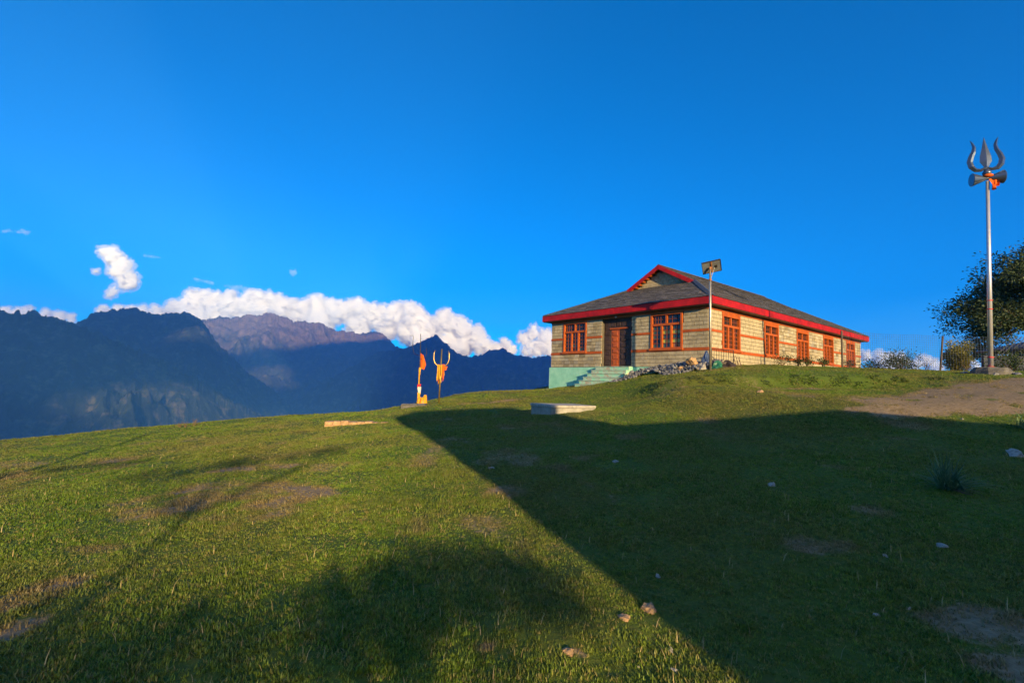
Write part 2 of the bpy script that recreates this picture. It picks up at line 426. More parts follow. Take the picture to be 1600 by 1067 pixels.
for a in ((1480, 625, 3.0, 1.6, -0.1, 1.7), (1560, 605, 3.4, 1.6, 0.2, 1.8), (1430, 640, 1.9, .9, 0, 1.6), (1620, 600, 4, 1.8, 0.2, 1.8), (1530, 640, 1.6, .8, 0, 1.3), (1400, 690, 1.2, .7, 0, .6),
          (1560, 980, .55, .40, 0, .9), (1480, 965, .35, .15, 0, .7), (1590, 1050, .35, .25, 0, .8), (1280, 850, .5, .35, 0, .55), (1360, 800, .4, .3, 0, .55),
          (330, 770, 1.8, 1.5, 0, .72), (430, 775, 1.1, .9, 0, .78), (400, 730, 1.1, .45, .3, .95), (380, 805, 1.0, .5, 0, .66), (250, 800, .9, .6, 0, .55), (180, 720, 1.3, .6, 0, .5), (60, 930, .35, .5, 0, .7), (30, 980, .2, .3, 0, .8), (150, 860, .5, .3, 0, .5),
          (560, 727, .7, .3, 0, .6), (520, 795, .5, .3, 0, .5), (790, 770, .5, .4, 0, .55), (760, 1010, .10, .07, 0, .5), (900, 1020, .10, .07, 0, .5),
          (740, 630, 1.2, .35, .3, .9), (700, 640, 1.0, .3, .2, .7), (800, 625, 1.4, .4, .5, .8), (1185, 612, .5, .2, 0, .9), (700, 655, 1.4, .3, .1, .5)):
    bare_px(*a)

def build_ground():
    ang = np.concatenate([np.arange(-62, 62, 0.22), np.arange(62, 298, 2.0)]); ang = np.radians(ang)
    rad = np.concatenate([[0.02, 0.6], 1.1 * 1.0135 ** np.arange(0, 305), 66 * 1.055 ** np.arange(1, 108)])
    rad = rad[rad < 18500]
    A, Rr = np.meshgrid(ang, rad); x = (np.sin(A) * Rr).ravel(); y = (np.cos(A) * Rr).ravel()
    z = height(x, y)
    na, nr = len(ang), len(rad)
    i = np.arange(nr - 1)[:, None] * na; j = np.arange(na)[None]; j2 = (j + 1) % na
    Fq = np.stack([i + j, i + na + j, i + na + j2, i + j2], -1).reshape(-1, 4)[:, ::-1]
    V = np.c_[x, y, z]
    g = np_mesh('ground', V, Fq, M['ground'], smooth_=True); tag(g, kind='structure')
    bare = bare_mask(x, y); rr = np.hypot(x, y)
    a = g.data.attributes.new('bare', 'FLOAT', 'POINT'); a.data.foreach_set('value', bare.astype(np.float32))
    a = g.data.attributes.new('far', 'FLOAT', 'POINT'); a.data.foreach_set('value', smooth(60, 200, rr).astype(np.float32))
    # grass patch: the part of the same sheet that carries blades
    ang2 = np.radians(np.arange(-62, 62.1, 0.4)); rad2 = 1.1 * 1.018 ** np.arange(0, 208)
    A, Rr = np.meshgrid(ang2, rad2); x = (np.sin(A) * Rr).ravel(); y = (np.cos(A) * Rr).ravel(); z = height(x, y)
    na, nr = len(ang2), len(rad2); i = np.arange(nr - 1)[:, None] * na; j = np.arange(na - 1)[None]
    Fq = np.stack([i + j, i + na + j, i + na + j + 1, i + j + 1], -1).reshape(-1, 4)[:, ::-1]
    gr = np_mesh('grass', np.c_[x, y, z], Fq, M['blade']); tag(gr, 'short green turf grass covering the hilltop lawn', 'grass', kind='stuff')
    rr = np.hypot(x, y); b = bare_mask(x, y)
    dens = np.interp(rr, [1, 4, 6, 10, 16, 24, 36, 45], [3000, 2600, 1800, 950, 460, 220, 70, 0])
    tuf = (0.4 + 0.8 * smooth(-0.35, 0.4, fbm(x * 1.9, y * 1.9, 61, 3))) * (0.45 + 1.1 * smooth(-0.4, 0.5, fbm(x * 7, y * 7, 63, 2)))
    dens = dens * tuf * (1 - 0.72 * smooth(0.3, 0.85, b) - 0.27 * smooth(0.82, 1.0, b))
    d, _, _, ins = edge_info(x, y); dens = dens * np.where(ins | (d < 3), 1, 0)
    l = (np.c_[x, y] - HC[None, :2]); u = l @ E1[:2]; v = l @ E2[:2]
    dens = dens * np.where((u > -0.05) & (u < 11.5) & (v > -0.05) & (v < 23.3), 0, 1)
    dry = np.clip(1.15 * smooth(.18, .75, b) + .35 * smooth(.15, .6, fbm(x * .45, y * .45, 93, 4)), 0, .92)
    for ob, vals in (('dens', dens), ('dry', dry), ('tall', 0.7 + 0.5 * smooth(-0.3, 0.5, fbm(x * 1.1, y * 1.1, 88, 3)) + 0.5 * smooth(0.15, 0.6, fbm(x * 5, y * 5, 89, 2)))):
        a = gr.data.attributes.new(ob, 'FLOAT', 'POINT'); a.data.foreach_set('value', vals.astype(np.float32))
    return g, gr
ground, grass = build_ground()

def grass_nodes(gr):
    protos = bpy.data.collections.new('grass_tufts')
    for k in range(6):
        r_ = random.Random(100 + k); V, Fc = [], []
        for b in range(9):
            az = r_.uniform(0, 6.283); lean = r_.uniform(0.1, 0.9); h = r_.uniform(0.009, 0.027); w = r_.uniform(0.0014, 0.0028)
            bx, by = r_.uniform(-.016, .016), r_.uniform(-.016, .016); dx, dy = math.cos(az), math.sin(az); base = len(V)
            for s_, (t, ww) in enumerate(((0, 1), (0.5, 0.9), (1, 0.08))):
                off = lean * h * t * t; zz = h * t * (1 - 0.25 * lean * t)
                V += [(bx + dx * off - dy * w * ww, by + dy * off + dx * w * ww, zz - .004), (bx + dx * off + dy * w * ww, by + dy * off - dx * w * ww, zz - .004)]
            Fc += [(base, base + 1, base + 3, base + 2), (base + 2, base + 3, base + 5, base + 4)]
        me = bpy.data.meshes.new('tuft'); me.from_pydata(V, [], Fc); me.materials.append(M['blade'])
        protos.objects.link(bpy.data.objects.new('tuft', me))
    ng = bpy.data.node_groups.new('grass_scatter', 'GeometryNodeTree')
    ng.interface.new_socket('Geometry', in_out='INPUT', socket_type='NodeSocketGeometry')
    ng.interface.new_socket('Geometry', in_out='OUTPUT', socket_type='NodeSocketGeometry')
    N, L = ng.nodes, ng.links
    gi, go = N.new('NodeGroupInput'), N.new('NodeGroupOutput')
    dp = N.new('GeometryNodeDistributePointsOnFaces'); dp.distribute_method = 'RANDOM'
    na = N.new('GeometryNodeInputNamedAttribute'); na.data_type = 'FLOAT'; na.inputs[0].default_value = 'dens'
    nt_ = N.new('GeometryNodeInputNamedAttribute'); nt_.data_type = 'FLOAT'; nt_.inputs[0].default_value = 'tall'
    ci = N.new('GeometryNodeCollectionInfo'); ci.inputs[0].default_value = protos; ci.inputs[1].default_value = True; ci.inputs[2].default_value = True
    ip = N.new('GeometryNodeInstanceOnPoints'); ip.inputs['Pick Instance'].default_value = True
    rr = N.new('FunctionNodeRandomValue'); rr.data_type = 'FLOAT_VECTOR'; rr.inputs[0].default_value = (-.12, -.12, 0); rr.inputs[1].default_value = (.12, .12, 6.283)
    rs = N.new('FunctionNodeRandomValue'); rs.data_type = 'FLOAT'; rs.inputs[2].default_value = 0.65; rs.inputs[3].default_value = 1.5
    # farther tufts are larger so that the sward stays closed
    pos = N.new('GeometryNodeInputPosition'); ln = N.new('ShaderNodeVectorMath'); ln.operation = 'LENGTH'; L.new(pos.outputs[0], ln.inputs[0])
    mr = N.new('ShaderNodeMapRange'); mr.inputs[1].default_value = 3; mr.inputs[2].default_value = 25; mr.inputs[3].default_value = 1.0; mr.inputs[4].default_value = 1.75
    L.new(ln.outputs['Value'], mr.inputs[0])
    m1 = N.new('ShaderNodeMath'); m1.operation = 'MULTIPLY'; L.new(rs.outputs[1], m1.inputs[0]); L.new(mr.outputs[0], m1.inputs[1])
    m2 = N.new('ShaderNodeMath'); m2.operation = 'MULTIPLY'; L.new(m1.outputs[0], m2.inputs[0]); L.new(nt_.outputs[0], m2.inputs[1])
    L.new(gi.outputs[0], dp.inputs[0]); L.new(na.outputs[0], dp.inputs['Density'])
    L.new(dp.outputs[0], ip.inputs['Points']); L.new(ci.outputs[0], ip.inputs['Instance'])
    L.new(rr.outputs[0], ip.inputs['Rotation']); L.new(m2.outputs[0], ip.inputs['Scale']); L.new(ip.outputs[0], go.inputs[0])
    md = gr.modifiers.new('scatter', 'NODES'); md.node_group = ng
grass_nodes(grass)

# ------------------------------------------------------------------ the stone house
L1, L2, OV = 11.28, 23.0, 0.45
house = empty('stone_house', HC, HYAW)
tag(house, 'long stone-block house with slate roof, red fascia and orange window frames', 'house')
# local axes: x runs along the sunlit long side, y along the entrance side, z up from the floor
YC, ZE, ZR, XR, ZB = L1 / 2, 3.40, 6.72, 3.95, 5.45
MS = (ZR - ZE) / (YC + OV); XG = 4.4; MF = (ZB - ZE) / (XG + OV)
BANDS = [(0.80, 0.955), (1.765, 1.895), (2.88, 3.00)]
FRONT_OPEN = [(1.41, 3.37, 0.955, 2.88), (8.11, 10.13, 0.955, 2.88), (4.66, 6.86, -0.05, 2.88)]
SIDE_OPEN = [(a, a + 1.88, 0.955, 2.76) for a in (1.29, 6.06, 10.62, 15.08, 19.65)]

def cells(length, h0, h1, opens):
    xs = sorted({0, length, *[v for o in opens for v in o[:2]]}); zs = sorted({h0, h1, *[min(max(v, h0), h1) for o in opens for v in o[2:]]})
    out = []
    for a, b in zip(xs, xs[1:]):
        run = None
        for c, d in zip(zs, zs[1:]):
            if any(o[0] - 1e-6 <= a and b <= o[1] + 1e-6 and o[2] - 1e-6 <= c and d <= o[3] + 1e-6 for o in opens):
                if run: out.append((a, b, *run)); run = None
            else:
                run = (run[0], d) if run else (c, d)
        if run: out.append((a, b, *run))
    return out
def courses(length, opens, seed, bands=BANDS, top=2.88, start=0.0):
    r_ = random.Random(seed); out = []
    segs = []; z = 0.0
    for (b0, b1) in bands:
        segs.append((z, b0)); z = b1
    row = 0
    for (z0, z1) in segs:
        n = max(1, round((z1 - z0) / 0.2)); dz = (z1 - z0) / n
        for k in range(n):
            a = start - (0.22 if row % 2 else 0) - r_.uniform(0, 0.05); row += 1
            zz0, zz1 = z0 + k * dz + 0.010, z0 + (k + 1) * dz - 0.010
            zm = (zz0 + zz1) / 2
            free = [(start, length)]
            for o in opens:
                if o[2] < zm < o[3]:
                    nf = []
                    for (p, q) in free:
                        if o[0] > p: nf.append((p, min(q, o[0])))
                        if o[1] < q: nf.append((max(p, o[1]), q))
                    free = [f for f in nf if f[1] - f[0] > 0.03]
            while a < length:
                w = r_.uniform(0.36, 0.52)
                for (p, q) in free:
                    s0, s1 = max(a, p) + 0.010, min(a + w, q) - 0.010
                    if s1 - s0 > 0.05: out.append((s0, s1, zz0, zz1, r_.uniform(0, 0.014)))
                a += w
    return out
BR = []
def make_wall(name, length, opens, front, seed):
    mb = MB(); T = 0.30
    for (a, b, c, d) in cells(length, -0.02, 3.02, [(o[0], o[1], o[2], o[3]) for o in opens]):
        if front: mb.box(0.012, T, a, b, c, d)
        else: mb.box(a if a > 0 else 0.3, b, 0.012, T, c, d)
    w = mb.build(name, M['mortar'], house)
    for (a, b, c, d, p) in courses(length, opens, seed, start=0.0 if front else 0.05):
        near = math.hypot(a if not front else 0, a if front else 0) * (1.15 if front else 1.0)
        BR.append((near, w, front, a, b, c, d, p))
    return w
front_wall = make_wall('front_wall', L1, FRONT_OPEN, True, 3)
side_wall = make_wall('side_wall', L2, SIDE_OPEN, False, 5)
mb = MB(); mb.box(L2 - 0.3, L2, 0.3, L1 - 0.3, -0.02, 3.02).box(0.3, L2, L1 - 0.3, L1 - 0.001, -0.02, 3.02); mb.build('rear_wall', M['brick'], house)
BR.sort(key=lambda t: t[0])
brick_cache = {}
rest = {front_wall: MB(), side_wall: MB()}
for i, (near, w, front, a, b, c, d, p) in enumerate(BR):
    e = -0.018 - p
    bx = (e, 0.05, a, b, c, d) if front else (a, b, e, 0.05, c, d)
    if i < 300:
        MB().box(*bx).build('brick', M['brick'], w)
    else:
        rest[w].box(*bx)
for w in rest: tag(rest[w].build('brick_courses', M['brick'], w), kind='stuff')
# timber bands
def band_pieces(length, opens, front, z0, z1):
    free = [(0.0, length)]
    for o in opens:
        if o[2] < (z0 + z1) / 2 < o[3]:
            free = [q for (p, r_) in free for q in ((p, min(r_, o[0])), (max(p, o[1]), r_)) if q[1] - q[0] > 0.02]
    for (p, q) in free:
        if front: MB().box(-0.055, 0.02, p if p > 0 else -0.05, q, z0, z1).build('timber_band', M['orange'], house, 0.006)
        else: MB().box(p if p > 0 else 0.022, q, -0.052, 0.02, z0 + 0.001, z1 - 0.001).build('timber_band', M['orange'], house, 0.006)
for (z0, z1) in BANDS:
    band_pieces(L1, FRONT_OPEN, True, z0, z1); band_pieces(L2, SIDE_OPEN, False, z0, z1)
# windows: outer frame, mullions, two transom lights above three casements with bars
def make_window(a0, a1, z0, z1, front, tint):
    """built on a wall plane: a along the wall, depth into the wall"""
    def bx(mb_, p, q, d0, d1, c, d):
        return mb_.box(d0, d1, p, q, c, d) if front else mb_.box(p, q, d0, d1, c, d)
    W = 0.11; zt = z0 + (z1 - z0) * 0.68
    fr = MB()
    bx(fr, a0, a0 + W, -0.075, 0.12, z0, z1); bx(fr, a1 - W, a1, -0.075, 0.12, z0, z1)
    bx(fr, a0 + W, a1 - W, -0.073, 0.12, z1 - W, z1); bx(fr, a0 + W, a1 - W, -0.073, 0.12, z0, z0 + W * 0.6)
    win = fr.build('window', M['orange'], house, 0.008)
    mu = MB(); bx(mu, a0 + W, a1 - W, -0.04, 0.10, zt - 0.06, zt + 0.06)
    am = (a0 + a1) / 2; bx(mu, am - 0.05, am + 0.05, -0.038, 0.10, zt + 0.06, z1 - W); mu.build('transom', M['orange'], win, 0.006)
    t3 = (a1 - a0 - 2 * W) / 3
    for k in (1, 2):
        c_ = a0 + W + t3 * k; bx(MB(), c_ - 0.055, c_ + 0.055, -0.038, 0.10, z0 + W * 0.6, zt - 0.06).build('mullion', M['orange'], win, 0.006)
    bx(MB(), a0 - 0.05, a1 + 0.05, -0.13, 0.0, z0 - 0.10, z0 + 0.015).build('sill', M['orange'], win, 0.01)
    if not front: bx(MB(), a0 - 0.02, a1 + 0.02, -0.064, 0.0, z1 + 0.001, z1 + 0.115).build('lintel', M['orange'], win, 0.006)
    g = 0.062
    for k in range(2):
        p, q = (a0 + W, am - 0.05) if k == 0 else (am + 0.05, a1 - W)
        bx(MB(), p, q, g, g + 0.012, zt + 0.06, z1 - W).build('pane', M['glass'], win)
        bars = MB()
        for j in range(1, 5 if k else 3):
            c_ = p + (q - p) * j / (5 if k else 3); bx(bars, c_ - 0.010, c_ + 0.010, 0.030, 0.05, zt + 0.06, z1 - W)
        bx(bars, p, q, 0.026, 0.054, (zt + z1 - W) / 2 + .02, (zt + z1 - W) / 2 + 0.045); bars.build('glazing_bars', M['orange_dark'], win)
    for k in range(3):
        p, q = a0 + W + t3 * k + (0.055 if k else 0), a0 + W + t3 * (k + 1) - (0.055 if k < 2 else 0)
        zb0, zb1 = z0 + W * 0.6, zt - 0.06; n = 5; bars = MB()
        for j in range(n):
            c0, c1 = zb0 + (zb1 - zb0) * j / n, zb0 + (zb1 - zb0) * (j + 1) / n
            mt = 'glass'
            if tint: mt = tint[(k * n + j) % len(tint)]
            bx(MB(), p, q, g, g + 0.012, c0 + 0.011, c1 - 0.011).build('pane', M[mt], win)
            if j: bx(bars, p, q, 0.025, 0.08, c0 - 0.022, c0 + 0.022)
        # short orange stays at each bar end
        for j in range(1, n):
            c0 = zb0 + (zb1 - zb0) * j / n
            bx(bars, p, p + 0.06, 0.0, 0.025, c0 - 0.03, c0 + 0.03)
        bars.build('glazing_bars', M['orange_dark'], win)
        md_ = MB(); c_ = (p + q) / 2; bx(md_, c_ - 0.012, c_ + 0.012, 0.022, 0.058, zb0, zb1); md_.build('upright_bar', M['orange_dark'], win)
    return win
g_, t_, y_, a_ = 'glass', 'glass_teal', 'glass_yellow', 'glass_amber'
make_window(*FRONT_OPEN[0], True, [a_, y_, t_, y_, t_, t_, y_, t_, y_, t_, t_, g_, t_, t_, t_])
make_window(*FRONT_OPEN[1], True, [t_, g_, g_, g_, g_, g_, t_, g_, g_, g_, g_, g_, g_, g_, g_])
for o_ in SIDE_OPEN: make_window(*o_, False, None)
# doorway: carved frame, transom panel, two leaves
a0, a1, dz0, dz1 = 4.66, 6.86, 0.0, 2.88; DD = 0.20
frm = MB()
for (p, q) in ((a0, 5.12), (6.30, a1)): frm.box(DD, 0.30, p, q, dz0, dz1)
frm.box(DD, 0.30, 5.12, 6.30, 2.26, dz1); door_frame = frm.build('door_frame', M['darkwood'], house)
for (p, q) in ((a0, 5.12), (6.30, a1)):
    for k in range(9):
        z = 0.12 + k * 0.30; MB().box(DD - 0.022, DD + 0.001, p + 0.09, q - 0.09, z, z + 0.22).build('carved_panel', M['darkwood'], door_frame, 0.02)
for k in range(5):
    p = a0 + 0.14 + k * 0.40; MB().box(DD - 0.03, DD + 0.001, p, p + 0.32, 2.42, 2.78).build('carved_panel', M['darkwood'], door_frame, 0.02)
MB().box(DD - 0.06, DD + 0.0, 5.02, 6.40, 2.24, 2.33).build('door_head', M['orange'], door_frame, 0.01)
MB().box(-0.05, 0.1, a0, a1, dz1 - 0.001, dz1 + 0.02).build('head_strip', M['darkwood'], door_frame)
for (p, q, mt) in ((5.715, 6.30, 'doorwood'), (5.12, 5.705, 'darkwood')):  # dark wood on the second leaf paints in the reveal's shadow
    lf = MB().box(DD + 0.02, DD + 0.07, p, q, 0.02, 2.24).build('door_leaf', M[mt], house)
    for k in range(6):
        z = 0.14 + k * 0.345; MB().box(DD - 0.012, DD + 0.021, p + 0.12, q - 0.12, z, z + 0.25).build('door_panel', M[mt], lf, 0.03)
    hy = p + 0.05 if mt == 'doorwood' else q - 0.05
    MB().tube([(DD + 0.02, hy, 1.0), (DD - 0.04, hy, 1.0), (DD - 0.04, hy, 1.14), (DD + 0.02, hy, 1.14)], 0.009, 6).build('handle', M['iron'], lf)
lm = MB().lathe([(0.03, -0.05), (0.06, -0.03), (0.065, 0.02), (0.03, 0.05)], 12, Matrix.Translation((-0.1, 5.75, 2.93))).build('door_lamp', M['cloth_white'], house, smooth_=True)
# roof
roof_mb = MB(); o_ = OV - 0.02
def zf(x): return ZE + (x + OV) * MF
def zs_(y): return ZE + (y + OV) * MS
yh = (ZB - ZE) / MS - OV
def deck(poly): roof_mb.add(poly, [tuple(range(len(poly)))])
for s in (0, 1):
    fx = (lambda x: x) if s == 0 else (lambda x: L2 - x)
    deck([(fx(-OV), -OV, ZE), (fx(-OV), L1 + OV, ZE), (fx(XG), L1 - yh, ZB), (fx(XG), yh, ZB)])
    fy = (lambda y: y) if s == 0 else (lambda y: L1 - y)
    deck([(-OV, fy(-OV), ZE), (L2 + OV, fy(-OV), ZE), (L2 - XG, fy(yh), ZB), (L2 - XR, fy(yh), ZB), (L2 - XR, YC, ZR), (XR, YC, ZR), (XR, fy(yh), ZB), (XG, fy(yh), ZB)])
roof = roof_mb.build('roof', M['deck'], house)
# slates
SLW, SLE = 0.46, 0.33
slate_mesh = MB().box(-SLW / 2 + 0.005, SLW / 2 - 0.005, 0, SLE + 0.07, 0.0, 0.032).mesh('slate', M['slate'])
slate_mesh.materials.append(M['slate_edge'])
slate_mesh.polygons[2].material_index = 1
whole, loose = [], MB()
def slope(origin, au, bu, nrm, tmax, span, seed, near_of):
    r_ = random.Random(seed); rows = int(tmax / SLE) + 1
    for k in range(rows):
        t = k * SLE - 0.04; lo, hi = span(min(t + SLE * 0.5, tmax)); s = lo - r_.uniform(0, SLW)
        tt = min(SLE + 0.07, tmax - t)
        while s < hi:
            c = s + SLW / 2; lift = r_.uniform(0.004, 0.016) + 0.008; tilt = 0.055 + r_.uniform(-0.015, 0.03); tw = r_.uniform(-0.02, 0.02)
            p = origin + au * c + bu * t + nrm * (lift + 0.022)
            Mx = Matrix((au, bu, nrm)).transposed().to_4x4(); Mx.translation = p
            Mx = Mx @ Matrix.Rotation(-tilt, 4, 'X') @ Matrix.Rotation(tw, 4, 'Z')
            if s >= lo and s + SLW <= hi and tt > SLE:
                whole.append((near_of(p), Mx))
            else:
                a_, b_ = max(s, lo) - c, min(s + SLW, hi) - c
                if b_ - a_ > 0.03: loose.box(a_ + 0.004, b_ - 0.004, 0, tt, 0, 0.032, Mx)
            s += SLW
hc_l = Vector((-9.0, -12.0, -1.1))   # where the lawn looks up from
near_of = lambda p: (p - hc_l).length
bF = Vector((1, 0, MF)).normalized(); nF = Vector((-MF, 0, 1)).normalized(); tF = (XG + OV) * math.sqrt(1 + MF * MF)
def spanF(t):
    h = t * bF.z; y = h / MS; return (y, L1 + 2 * OV - y)
slope(Vector((-OV, -OV, ZE)), Vector((0, 1, 0)), bF, nF, tF, spanF, 1, near_of)
bS = Vector((0, 1, MS)).normalized(); nS = Vector((0, -MS, 1)).normalized(); tS = (YC + OV) * math.sqrt(1 + MS * MS)
def spanS(t):
    h = t * bS.z
    x = h / MF if ZE + h < ZB else XR + OV
    return (x, L2 + 2 * OV - x)
slope(Vector((-OV, -OV, ZE)), Vector((1, 0, 0)), bS, nS, tS, spanS, 2, near_of)
bS2 = Vector((0, -1, MS)).normalized(); nS2 = Vector((0, MS, 1)).normalized()
slope(Vector((-OV, L1 + OV, ZE)), Vector((1, 0, 0)), bS2, nS2, tS, spanS, 3, lambda p: 999)
bB = Vector((-1, 0, MF)).normalized(); nB = Vector((MF, 0, 1)).normalized()
slope(Vector((L2 + OV, -OV, ZE)), Vector((0, 1, 0)), bB, nB, tF, spanF, 4, lambda p: 999)
whole.sort(key=lambda t: t[0])
for i, (d_, Mx) in enumerate(whole):
    if i < 300:
        s_ = bpy.data.objects.new('slate', slate_mesh); COL.objects.link(s_); s_.parent = roof; s_.matrix_local = Mx
    else:
        loose.box(-SLW / 2 + 0.005, SLW / 2 - 0.005, 0, SLE + 0.07, 0.0, 0.032, Mx)
lo_ = tag(loose.build('slate_courses', M['slate'], roof), kind='stuff')
lo_.data.materials.append(M['slate_edge'])
for i_ in range(2, len(lo_.data.polygons), 6): lo_.data.polygons[i_].material_index = 1
# hip and ridge caps
def cap(p, q, w=0.17, mt='flash'):
    p, q = Vector(p), Vector(q); d = (q - p).normalized(); side = d.cross(Vector((0, 0, 1))).normalized(); up = side.cross(d).normalized()
    Mx = Matrix((side, d, up)).transposed().to_4x4(); Mx.translation = p; ln = (q - p).length
    n = max(1, int(ln / 0.9))
    for k in range(n):
        y0, y1 = ln * k / n, ln * (k + 1) / n + 0.04
        MB().prism([(-w, -0.075), (0, 0.0), (w, -0.075), (w, -0.055), (0, 0.025), (-w, -0.055)], Mx @ Matrix.Translation((0, y0, 0.085 + 0.004 * (k % 2))) @ Matrix.Rotation(math.pi / 2, 4, 'X') @ Matrix.Scale(1, 4), -(y1 - y0), 0).build('hip_cap', M[mt], roof)
for s in (0, 1):
    for t in (0, 1):
        cap((-OV if not s else L2 + OV, -OV if not t else L1 + OV, ZE), (XG - 0.25 if not s else L2 - XG + 0.25, yh - .1 if not t else L1 - yh + .1, ZB - 0.05))
cap((XR, YC, ZR), (L2 - XR, YC, ZR), 0.15, 'slate')
# eaves: soffit and red fascia boards
MB().box(-OV + 0.02, L2 + OV - 0.02, -OV + 0.02, L1 + OV - 0.02, 3.022, 3.06).build('soffit', M['soffit'], house)
fz0, fz1 = 3.06, 3.435
def fascia(x0, x1, y0, y1):
    MB().box(x0, x1, y0, y1, fz0, fz1).build('fascia_board', M['red'], house, 0.008)
fascia(-OV - 0.035, -OV, -OV - 0.035, 5.6); fascia(-OV - 0.033, -OV, 5.603, L1 + OV + 0.035)
for k in range(4):
    fascia(-OV + 0.001 + k * (L2 + 2 * OV) / 4, -OV + (k + 1) * (L2 + 2 * OV) / 4 - 0.002, -OV - 0.036 + 0.002 * (k % 2), -OV)
fascia(L2 + OV, L2 + OV + 0.035, -OV - 0.035, L1 + OV + 0.035); fascia(-OV, L2 + OV, L1 + OV, L1 + OV + 0.035)
# gablets: block wall, red rake boards, dentils
for s in (0, 1):
    fx = (lambda x: x) if s == 0 else (lambda x: L2 - x)
    gw = MB(); xw = fx(XG); d_ = 0.02 if s == 0 else -0.02
    gw.add([(xw, yh + .1, ZB - 0.12), (xw, L1 - yh - .1, ZB - 0.12), (xw, YC, ZR - 0.06)], [(0, 1, 2)])
    gable = gw.build('gable_wall', M['mortar'], house)
    for r_ in range(6):
        z0, z1 = ZB - 0.06 + r_ * 0.2, ZB - 0.06 + r_ * 0.2 + 0.19
        hw = (ZR - 0.10 - z1) / MS; y = YC - hw - (0.2 if r_ % 2 else 0)
        while y < YC + hw:
            p, q = max(y, YC - hw), min(y + 0.42, YC + hw)
            if q - p > 0.06 and s == 0: MB().box(xw - 0.03, xw + 0.01, p + 0.006, q - 0.006, z0, z1).build('brick', M['brick'], gable)
            y += 0.43
    for t in (-1, 1):
        p = Vector((fx(XR), YC + t * (YC - yh + 0.15), ZB - 0.15 * MS)); q = Vector((fx(XR), YC, ZR)); d = (q - p).normalized(); ln = (q - p).length
        up = Vector((0, -d.z * t, d.y * t)) if t > 0 else Vector((0, -d.z, d.y))
        up = Vector((0, -d.z, d.y)); up = up if up.z > 0 else -up
        Mx = Matrix((Vector((1, 0, 0)), d, up)).transposed().to_4x4(); Mx.translation = p
        e0 = -0.05 if s == 0 else 0.0
        MB().box(e0, e0 + 0.05, 0, ln + (0.03 if t > 0 else 0.0), -0.20, 0.055, Mx).build('rake_board', M['red'], house, 0.008)
        MB().box(0.0 if s == 0 else -0.44, 0.44 if s == 0 else 0.0, 0, ln - .02, -0.055, -0.02, Mx).build('rake_soffit', M['soffit'], house)
        if s == 0:
            for k in range(7):
                y0 = 0.25 + k * (ln - 0.5) / 7; MB().box(0.08, 0.40, y0, y0 + 0.09, -0.17, -0.06, Mx).build('rafter_end', M['orange'], house)
MB().lathe([(0.02, -0.09), (0.07, -0.07), (0.085, 0.0), (0.06, 0.06), (0.02, 0.08)], 14, Matrix.Translation((XG - 0.12, YC, ZR - 0.36))).build('gable_lamp', M['steel'], house, smooth_=True)
# plinth and steps
MB().box(-0.075, 0.6, -0.05, L1 + 0.11, -2.3, -0.021).box(0.601, L2, L1 - 0.4, L1 + 0.10, -2.3, -0.021).build('plinth', M['green'], house, 0.015)
MB().box(0.601, L2 - 0.02, 0.022, 0.6, -1.0, -0.021).build('footing', M['concrete'], house)
for k in range(6):
    x1 = -0.076; x0 = -0.42 - 0.30 * k; zt = -0.03 - 0.215 * k
    MB().box(x0, x1 if k == 0 else -0.42 - 0.30 * (k - 1) - 0.001, 4.50 - 0.04 * k, 6.98 + 0.05 * k, zt - (1.2 - 0.1 * k), zt).build('step', M['step'], house, 0.012)
    MB().box(x0 - 0.03, (x1 if k == 0 else -0.42 - 0.30 * (k - 1)) - 0.004, 4.49 - 0.04 * k, 7.0 + 0.05 * k, zt + 0.002, zt + 0.035).build('tread', M['tread'], house, 0.008)

# ------------------------------------------------------------------ rocks
def rock_mesh(seed, mat, sub=3, sq=(1, 0.8, 0.6), rough=0.22):
    bm = bmesh.new(); bmesh.ops.create_icosphere(bm, subdivisions=sub, radius=0.5)
    r_ = random.Random(seed); off = Vector((r_.uniform(-50, 50), r_.uniform(-50, 50), r_.uniform(-50, 50)))
    planes = [(Vector((r_.gauss(0, 1), r_.gauss(0, 1), r_.gauss(0, 1))).normalized(), r_.uniform(0.22, 0.40)) for _ in range(11)]
    for v in bm.verts:
        p = v.co.copy()
        for n_, d_ in planes:
            e = p.dot(n_) - d_
            if e > 0: p -= n_ * e * 0.92
        p += p.normalized() * (mnoise.fractal(p * 4.5 + off, 0.8, 2.1, 5) * rough * 0.5)
        v.co = Vector((p.x * sq[0], p.y * sq[1], p.z * sq[2]))
    me = bpy.data.meshes.new('rock'); bm.to_mesh(me); bm.free(); me.materials.append(mat); return me
def put(me, name, loc, size, rot, label, cat, group=None, sink=0.42):
    o = bpy.data.objects.new(name, me); COL.objects.link(o); o.scale = (size,) * 3; o.rotation_euler = rot
    o.location = (loc[0], loc[1], loc[2] + size * 0.3 * (1 - 2 * sink)); tag(o, label, cat, group); return o
rk = random.Random(5)
tanrock = [rock_mesh(i, M['tan_stone']) for i in range(3)]; palerock = [rock_mesh(10 + i, M['pale_stone'], sq=(1, .7, .45)) for i in range(3)]
greyrock = [rock_mesh(20 + i, M['stone'], 2) for i in range(5)]
